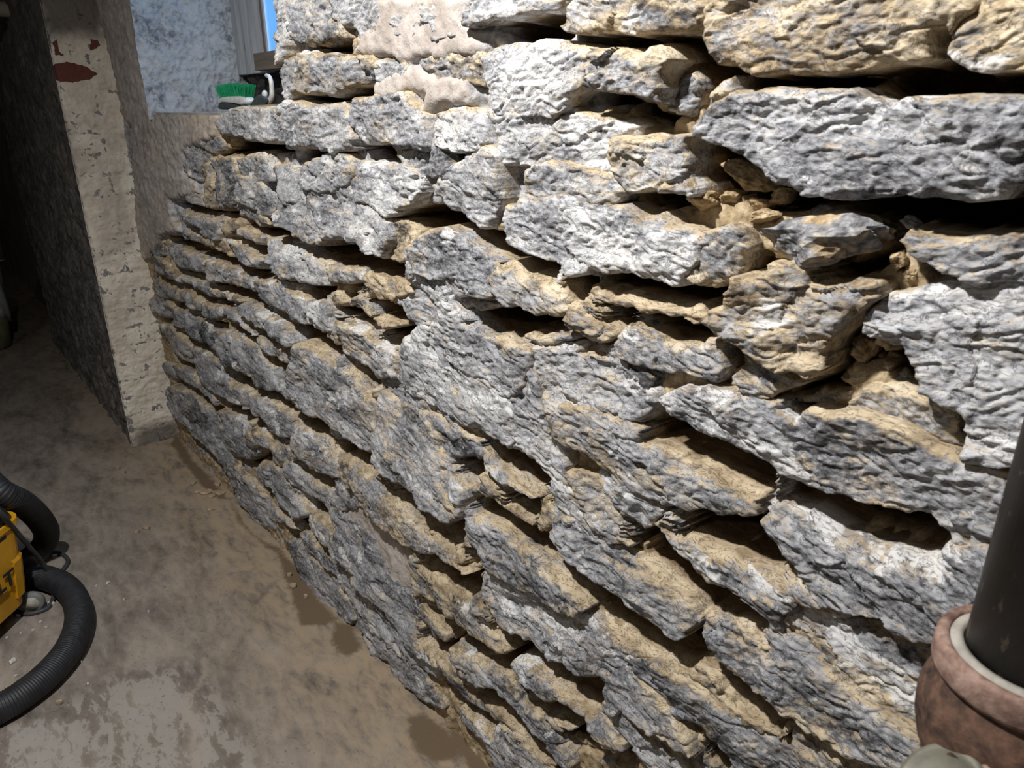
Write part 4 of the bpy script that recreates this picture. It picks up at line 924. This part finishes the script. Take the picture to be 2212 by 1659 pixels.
# ------------------------------------------------------------------ scrub brush upside down on the window sill
def build_brush():
    Y0 = 0.80
    P = lambda x, y, dy=0.0: Vector(on_y(x, y, Y0+dy))
    b = Vector((P(510, 237).x, Y0, SILL_Z))
    top = tag(empty('scrub_brush', b), 'green bristled scrub brush with a white and dark grey curled handle on the window sill', 'brush')
    M_W = plain('grubby_white_plastic', (0.58, 0.57, 0.55), 0.45, 0.15, 60); M_G = plain('dark_rubber', (0.035, 0.045, 0.043), 0.6, 0.2, 60)
    def V2(c): x, y = 400+c[0]/6.38, c[1]/6.38; return P(x, y)
    def slab(name, outl, dep, mat, n=3, y0=0.0):
        pts = catmull([V2(c) for c in outl]+[V2(outl[0])], n)[:-1]
        cx = sum((p for p in pts), Vector())/len(pts); bm = bmesh.new(); rings = []
        for t, sc in ((-1, 0.80), (-0.82, 0.94), (-0.5, 1.0), (0.5, 1.0), (0.82, 0.94), (1, 0.80)):
            rings.append([cx+(p-cx)*sc+Vector((0, t*dep+y0, 0)) for p in pts])
        ring_loft(bm, rings); return smesh(name, bm, mat, top)
    zb = lambda y: y
    slab('brush_head', [(500, 1375), (560, 1340), (700, 1325), (860, 1330), (910, 1370), (915, 1420), (850, 1440), (780, 1430), (700, 1420), (560, 1410), (510, 1430), (490, 1410)], 0.015, M_W)
    slab('grip_pad', [(505, 1445), (560, 1412), (680, 1415), (780, 1450), (850, 1490), (880, 1505), (700, 1508), (540, 1508), (505, 1490)], 0.014, M_G)
    bm = bmesh.new(); tube(bm, catmull([V2(c) for c in ((690, 1385), (780, 1440), (860, 1478), (930, 1480))], 6), lambda t, i: 0.0055+0.001*t, 12); smesh('neck', bm, M_W, top)
    slab('handle_grip', [(925, 1500), (935, 1450), (1000, 1350), (1070, 1300), (1140, 1350), (1185, 1370), (1160, 1430), (1090, 1490), (1000, 1508), (945, 1510)], 0.011, M_G)
    bm = bmesh.new(); tube(bm, catmull([V2(c) for c in ((1040, 1490), (1130, 1430), (1190, 1340), (1195, 1240), (1185, 1130), (1160, 1060), (1120, 1040))], 6), lambda t, i: 0.0072-0.0022*t, 14); smesh('curled_handle', bm, M_W, top)
    bm = bmesh.new(); bmesh.ops.create_uvsphere(bm, u_segments=16, v_segments=10, radius=0.0085)
    c = V2((1098, 1300)); bm.transform(Matrix.Translation(c) @ Matrix.Diagonal((1, 0.9, 1.2, 1))); smesh('handle_knuckle', bm, M_W, top)
    tb = NT('green_bristle'); n = tb.noise(tb.pos(), 300, 3)
    M_B = tb.out(tb.mix(n, (0.006, 0.16, 0.065), (0.02, 0.36, 0.15)), 0.5)
    bm = bmesh.new(); rs = random.Random(4)
    x0, x1 = V2((530, 1350)), V2((885, 1345))
    for k in range(900):
        u = rs.random(); v = rs.uniform(-1, 1)
        a = x0.lerp(x1, u); a = Vector((a.x, Y0+v*0.011, a.z-0.004))
        hh = 0.035+0.006*math.sin(u*3.14)+rs.uniform(-0.002, 0.002)
        lean = (u-0.5)*0.028+rs.uniform(-0.004, 0.004)-0.005*(1-u)
        e = a+Vector((lean, v*0.008+rs.uniform(-0.003, 0.003), hh))
        d = 0.0006; m = a.lerp(e, 0.5)+Vector((rs.uniform(-.001, .001), 0, 0))
        rg = []
        for p, r in ((a, d), (m, d), (e, d*0.8)):
            rg.append([p+Vector((r*math.cos(q), r*math.sin(q), 0)) for q in (0, 2.09, 4.19)])
        ring_loft(bm, rg)
    o = smesh('bristles', bm, M_B, top, False)
    return top
build_brush()

# ------------------------------------------------------------------ shop vacuum at the left
def build_vac():
    ctr = Vector((-2.105, -0.183, 0)); ang = math.atan2(-0.68, 0.73)
    R = Matrix.Translation(ctr) @ Matrix.Rotation(ang, 4, 'Z')
    top = tag(empty('shop_vacuum', ctr), 'yellow and black wet and dry vacuum with ribbed black hose on the floor', 'vacuum cleaner')
    M_Y = plain('yellow_plastic', (0.60, 0.30, 0.012), 0.42, 0.12, 14, 0, 0.05); M_K = plain('black_plastic', (0.018, 0.019, 0.021), 0.5, 0.3, 40)
    M_H = plain('ribbed_black_hose', (0.016, 0.017, 0.020), 0.55, 0.3, 50); M_C = plain('grey_rubber_cord', (0.045, 0.046, 0.05), 0.6, 0.25, 60)
    def sq(h, z, r=0.05, n=6):
        out = []
        for k, (sx, sy) in enumerate(((1, 1), (-1, 1), (-1, -1), (1, -1))):
            for i in range(n+1):
                a = math.pi/2*(k+i/n); out.append(R @ Vector((sx*(h-r)+r*math.cos(a), sy*(h-r)+r*math.sin(a), z)))
        return out
    bm = bmesh.new()
    ring_loft(bm, [sq(0.140, 0.045, .04), sq(0.150, 0.055, .045), sq(0.158, 0.12), sq(0.161, 0.125), sq(0.166, 0.20), sq(0.172, 0.285), sq(0.178, 0.29), sq(0.178, 0.305)])
    smesh('tank', bm, M_Y, top, False)
    bm = bmesh.new()
    ring_loft(bm, [sq(0.172, 0.300), sq(0.165, 0.325), sq(0.150, 0.36, .06), sq(0.125, 0.40, .07), sq(0.08, 0.43, .06)]); smesh('motor_lid', bm, M_K, top, True)
    # raised rib on the corner of the tank
    def corner(pts2, z): return [R @ Vector((x, y, z)) for x, y in pts2]
    bm = bmesh.new()
    fl = [(-0.140, 0.100), (-0.160, 0.098), (-0.157, 0.125), (-0.148, 0.146), (-0.128, 0.158), (-0.100, 0.161), (-0.102, 0.140)]
    ring_loft(bm, [corner(fl, 0.085), corner([(x*1.06, y*1.06) for x, y in fl], 0.19), corner([(x*1.02, y*1.02) for x, y in fl], 0.205)])
    smesh('corner_rib', bm, M_Y, top, False)
    q = R @ Vector((0.0, 0.166, 0.205))
    for nm, txt, size, zz in (('lettering', 'DEWALT', 0.062, 0.142),):
        cu = bpy.data.curves.new(nm, 'FONT'); cu.body = txt; cu.size = size; cu.extrude = 0.001; cu.align_x = 'RIGHT'; cu.space_character = 0.95; cu.offset = 0.0012
        dg = bpy.data.objects.new('tmp', cu); me = bpy.data.meshes.new_from_object(dg); bpy.data.objects.remove(dg)
        o = link(nm, me, None, M_K)
        tilt = Matrix.Rotation(math.pi/2, 4, 'X')
        o.matrix_world = R @ Matrix.Translation((-0.100, 0.1685, zz)) @ Matrix.Rotation(math.pi, 4, 'Z') @ Matrix.Rotation(math.radians(4), 4, 'X') @ tilt
        # lettering runs along the face towards the corner
        o.parent = top; o.matrix_parent_inverse = top.matrix_world.inverted()
    def strip(name, u0, u1, z0, z1, mat, dy=0.004):
        bm = bmesh.new(); v = [R @ Vector(p) for p in ((u0, 0.160, z0), (u1, 0.160, z0), (u1, 0.166+dy, z1), (u0, 0.166+dy, z1), (u0, 0.158+dy, z0), (u1, 0.158+dy, z0))]
        w_ = [R @ Vector((u0, 0.15, z0)), R @ Vector((u1, 0.15, z0)), R @ Vector((u1, 0.15, z1)), R @ Vector((u0, 0.15, z1))]
        f_ = [R @ Vector((u0, 0.162+dy, z0)), R @ Vector((u1, 0.162+dy, z0)), R @ Vector((u1, 0.168+dy, z1)), R @ Vector((u0, 0.168+dy, z1))]
        ring_loft(bm, [w_, f_]); return smesh(name, bm, mat, top, False)
    strip('dark_panel', -0.105, 0.12, 0.222, 0.280, M_K)
    # casters
    M_T = plain('grey_caster_tyre', (0.17, 0.17, 0.16), 0.6, 0.2, 60); M_HUB = plain('pale_caster_disc', (0.33, 0.32, 0.27), 0.6, 0.15, 60)
    wheels = [Vector((-2.12, 0.030, 0.031)), Vector(ctr)+Vector((0.12, -0.14, 0.031)), Vector(ctr)+Vector((-0.17, -0.12, 0.031))]
    for wc in wheels:
        aq = Vector((0.88, -0.35, 0.05)).to_track_quat('Z', 'Y').to_matrix().to_4x4(); ax = Matrix.Translation(wc) @ aq
        bm = bmesh.new(); lathe(bm, [(0.016, -0.011), (0.027, -0.010), (0.031, -0.005), (0.031, 0.005), (0.027, 0.010), (0.016, 0.011)], 32, ax); wh = smesh('caster_wheel', bm, M_T, top)
        bm = bmesh.new(); lathe(bm, [(0.020, 0.008), (0.020, 0.0120), (0.010, 0.0130), (0.008, 0.016), (0.001, 0.017)], 32, ax); smesh('wheel_disc', bm, M_HUB, wh)
        boxes('caster_fork', M_K, (wc.x-0.012, wc.x+0.008, wc.y-0.045, wc.y-0.012, 0.035, 0.075), parent=top, bevel=0.003)
    # hose: from the lid over to the floor, behind the tank, then a wide loop back to the left
    def at(l): return [Vector(on_z(x, y, z)) for x, y, z in l]
    hr = 0.0345
    path = at([(-110, 1000, .42), (-60, 1012, .41), (0, 1062, .36), (50, 1088, .29), (86, 1122, .19), (101, 1152, .10), (92, 1180, .05), (62, 1207, .036), (30, 1222, .0355), (0, 1226, .0355)])
    # second run lies on the floor
    path2 = at([(30, 1240, .0355), (62, 1243, .0355), (100, 1248, .0355), (140, 1266, .0355), (165, 1300, .0355), (170, 1345, .0355), (150, 1400, .0355), (105, 1455, .0355), (50, 1500, .0355), (0, 1530, .0355), (-70, 1560, .0355), (-160, 1580, .0355)])
    link_ = catmull([path[-1], path[-1]+Vector((-0.08, -0.10, 0)), path2[0]+Vector((0.02, -0.16, 0)), path2[0]], 6)
    full = catmull(path, 10)
    run2 = catmull(path2, 12)
    def ribbed(pts):
        s_ = resample(pts, 0.0015)
        return s_, (lambda t, i: hr-(0.0017 if i % 4 == 0 else 0.0 if i % 4 == 2 else 0.0005))
    for pts in (full, run2):
        s_, rf = ribbed(pts); bm = bmesh.new(); tube(bm, s_, rf, 20); smesh('hose', bm, M_H, top)
    cord = catmull(at([(-30, 1075, .40), (0, 1107, .36), (30, 1142, .28), (62, 1180, .19), (92, 1216, .10), (112, 1250, .04), (116, 1285, .012), (106, 1310, .0065), (82, 1322, .0065), (55, 1326, .0065), (30, 1318, .0065)]), 8)
    bm = bmesh.new(); tube(bm, cord, 0.0062, 10)
    smesh('power_cord', bm, M_C, top)
    cord2 = catmull(at([(60, 1206, .0065), (88, 1197, .0065), (118, 1193, .0065), (138, 1199, .0065), (147, 1212, .0065), (138, 1228, .0065), (120, 1246, .0065), (90, 1252, .0065), (55, 1250, .0065), (30, 1246, .0065)]), 8)
    bm = bmesh.new(); tube(bm, cord2, 0.0062, 10); smesh('power_cord', bm, M_C, top)
    return top
build_vac()

# ------------------------------------------------------------------ things in the dark passage
def build_bucket():
    b = Vector(on_z(-28, 752, 0)); top = tag(empty('bucket', b), 'dim bucket with a pale liner hanging over its rim, in the dark passage', 'bucket')
    ax = Matrix.Translation(b)
    bm = bmesh.new(); lathe(bm, [(0.10, 0.0), (0.125, 0.01), (0.145, 0.26), (0.14, 0.262), (0.11, 0.03)], 40, ax); smesh('pail', bm, plain('olive_plastic', (0.20, 0.21, 0.12), 0.6, 0.2, 20), top)
    bm = bmesh.new(); rings = []
    for k in range(10):
        t_ = k/9; rings.append([b+Vector(((0.148+0.006*math.sin(9*a+k)+0.01*t_)*math.cos(a), (0.148+0.006*math.sin(9*a+k)+0.01*t_)*math.sin(a), 0.17+0.03*math.sin(3*a)*(1-t_)+t_*0.33)) for a in (2*math.pi*i/48 for i in range(48))])
    ring_loft(bm, rings); smesh('liner', bm, plain('pale_liner', (0.55, 0.58, 0.60), 0.6, 0.1, 20), top)
build_bucket()
def build_rail():
    a = Vector(on_x(44, 22, -3.9)); bm = bmesh.new()
    ax = Matrix.Translation(a) @ Matrix.Rotation(math.pi/2, 4, 'X')
    lathe(bm, [(0.001, -0.004), (0.026, -0.002), (0.030, 0.004), (0.030, a.y+2.7)], 24, ax)
    o = smesh('overhead_pipe', bm, plain('pale_painted_pipe', (0.62, 0.60, 0.52), 0.6, 0.1, 10), None, True, a)
    tag(o, 'pale overhead pipe end in the dark passage, top left corner', 'pipe')
build_rail()

# ------------------------------------------------------------------ debris on the floor
M_CHIP = plain('paint_chip', (0.52, 0.50, 0.47), 0.8, 0.2, 80); M_FLAKE = plain('stone_flake', (0.36, 0.28, 0.19), 0.9, 0.3, 60)
def chip(x, y, size, label, seed, mat=None, group=None, name='paint_chip', cat='paint chip', h=0.0025):
    rs = random.Random(seed); c = Vector(on_z(x, y, 0.003)); bm = bmesh.new()
    n = 9; out = []
    for k in range(n):
        a = 2*math.pi*k/n; r = size*(0.7+0.5*rs.random())*(1 if k % 2 else 0.85); out.append((r*math.cos(a)*1.25, r*math.sin(a)*0.8))
    ro = rs.uniform(0, 3.1)
    P = [Vector((px*math.cos(ro)-py*math.sin(ro), px*math.sin(ro)+py*math.cos(ro), 0)) for px, py in out]
    ring_loft(bm, [[c+p*0.9+Vector((0, 0, -0.002)) for p in P], [c+p+Vector((0, 0, h*0.4+0.001*rs.random())) for p in P], [c+p*0.85+Vector((0, 0, h+0.0015*rs.random())) for p in P]])
    return tag(smesh(name, bm, mat or M_CHIP, None, False, c), label, cat, group)
chip(143, 1284, .009, 'white paint chip touching the inner side of the hose bend', 1)
chip(156, 1298, .007, 'rounded off-white chip right against the hose bend, below the larger chip', 2)
chip(110, 1307, .011, 'pale lump of plaster beside the power cord', 3, h=0.008)
chip(40, 1329, .007, 'white chip on the floor just below the caster wheel', 4)
chip(152, 1353, .007, 'white chip inside the hose loop near its right side', 5)
chip(27, 1428, .010, 'broad white paint flake alone inside the hose loop, lower left', 6)
chip(120, 1466, .018, 'long pale wood splinter against the outer side of the hose', 7, h=0.004)
chip(118, 1199, .010, 'pale chip inside the small loop of power cord behind the hose', 8)
chip(233, 1259, .006, 'white chip on open floor right of the hose bend', 9)
chip(129, 1518, .007, 'small tan pebble on bare floor below the hose', 10, M_FLAKE, None, 'pebble', 'pebble', 0.006)
for i, (x, y) in enumerate(((72, 1361), (88, 1343), (130, 1395), (35, 1460), (155, 1310), (268, 1296), (321, 1321), (190, 1478), (45, 1368), (208, 1266), (176, 1430), (15, 1378), (100, 1355))):
    chip(x, y, .0035, 'tiny pale paint speck on the concrete near the vacuum hose', 40+i, None, 'paint specks around the hose')
for i, (x, y, s_, lab) in enumerate(((444, 1064, .022, 'largest flat stone flake of the little heap at the foot of the wall'), (474, 1066, .020, 'broad tan flake in the heap nearest the wall foot'),
        (470, 1047, .014, 'upper pale flake of the heap at the wall foot'), (457, 1073, .013, 'small flake at the front of the heap by the wall'), (431, 1062, .014, 'left-hand brown flake of the heap at the wall foot'),
        (418, 1044, .010, 'single tan flake above and left of the heap'), (455, 1100, .013, 'brown flat chip below the heap near the wall'))):
    chip(x, y, s_, lab, 70+i, M_FLAKE, 'flakes heaped at the wall foot', 'stone_flake', 'stone flake', 0.007)
for i, (x, y, s_, lab) in enumerate(((634, 1266, .011, 'largest tan crumb on the dark damp strip beside the wall'), (318, 1141, .012, 'flat tan crumb alone on the grey floor left of the wall'), (297, 1149, .007, 'small brown crumb left of the flat tan crumb on the grey floor'),
        (255, 1011, .010, 'dark brown crumb on the floor in front of the pier'), (268, 1020, .009, 'second dark crumb just right of the first, in front of the pier'), (660, 1290, .007, 'little crumb lower down on the damp strip by the wall'), (626, 1243, .006, 'pale crumb at the upper end of the damp strip'))):
    chip(x, y, s_, lab, 90+i, M_FLAKE, None, 'crumb', 'crumb', 0.007)
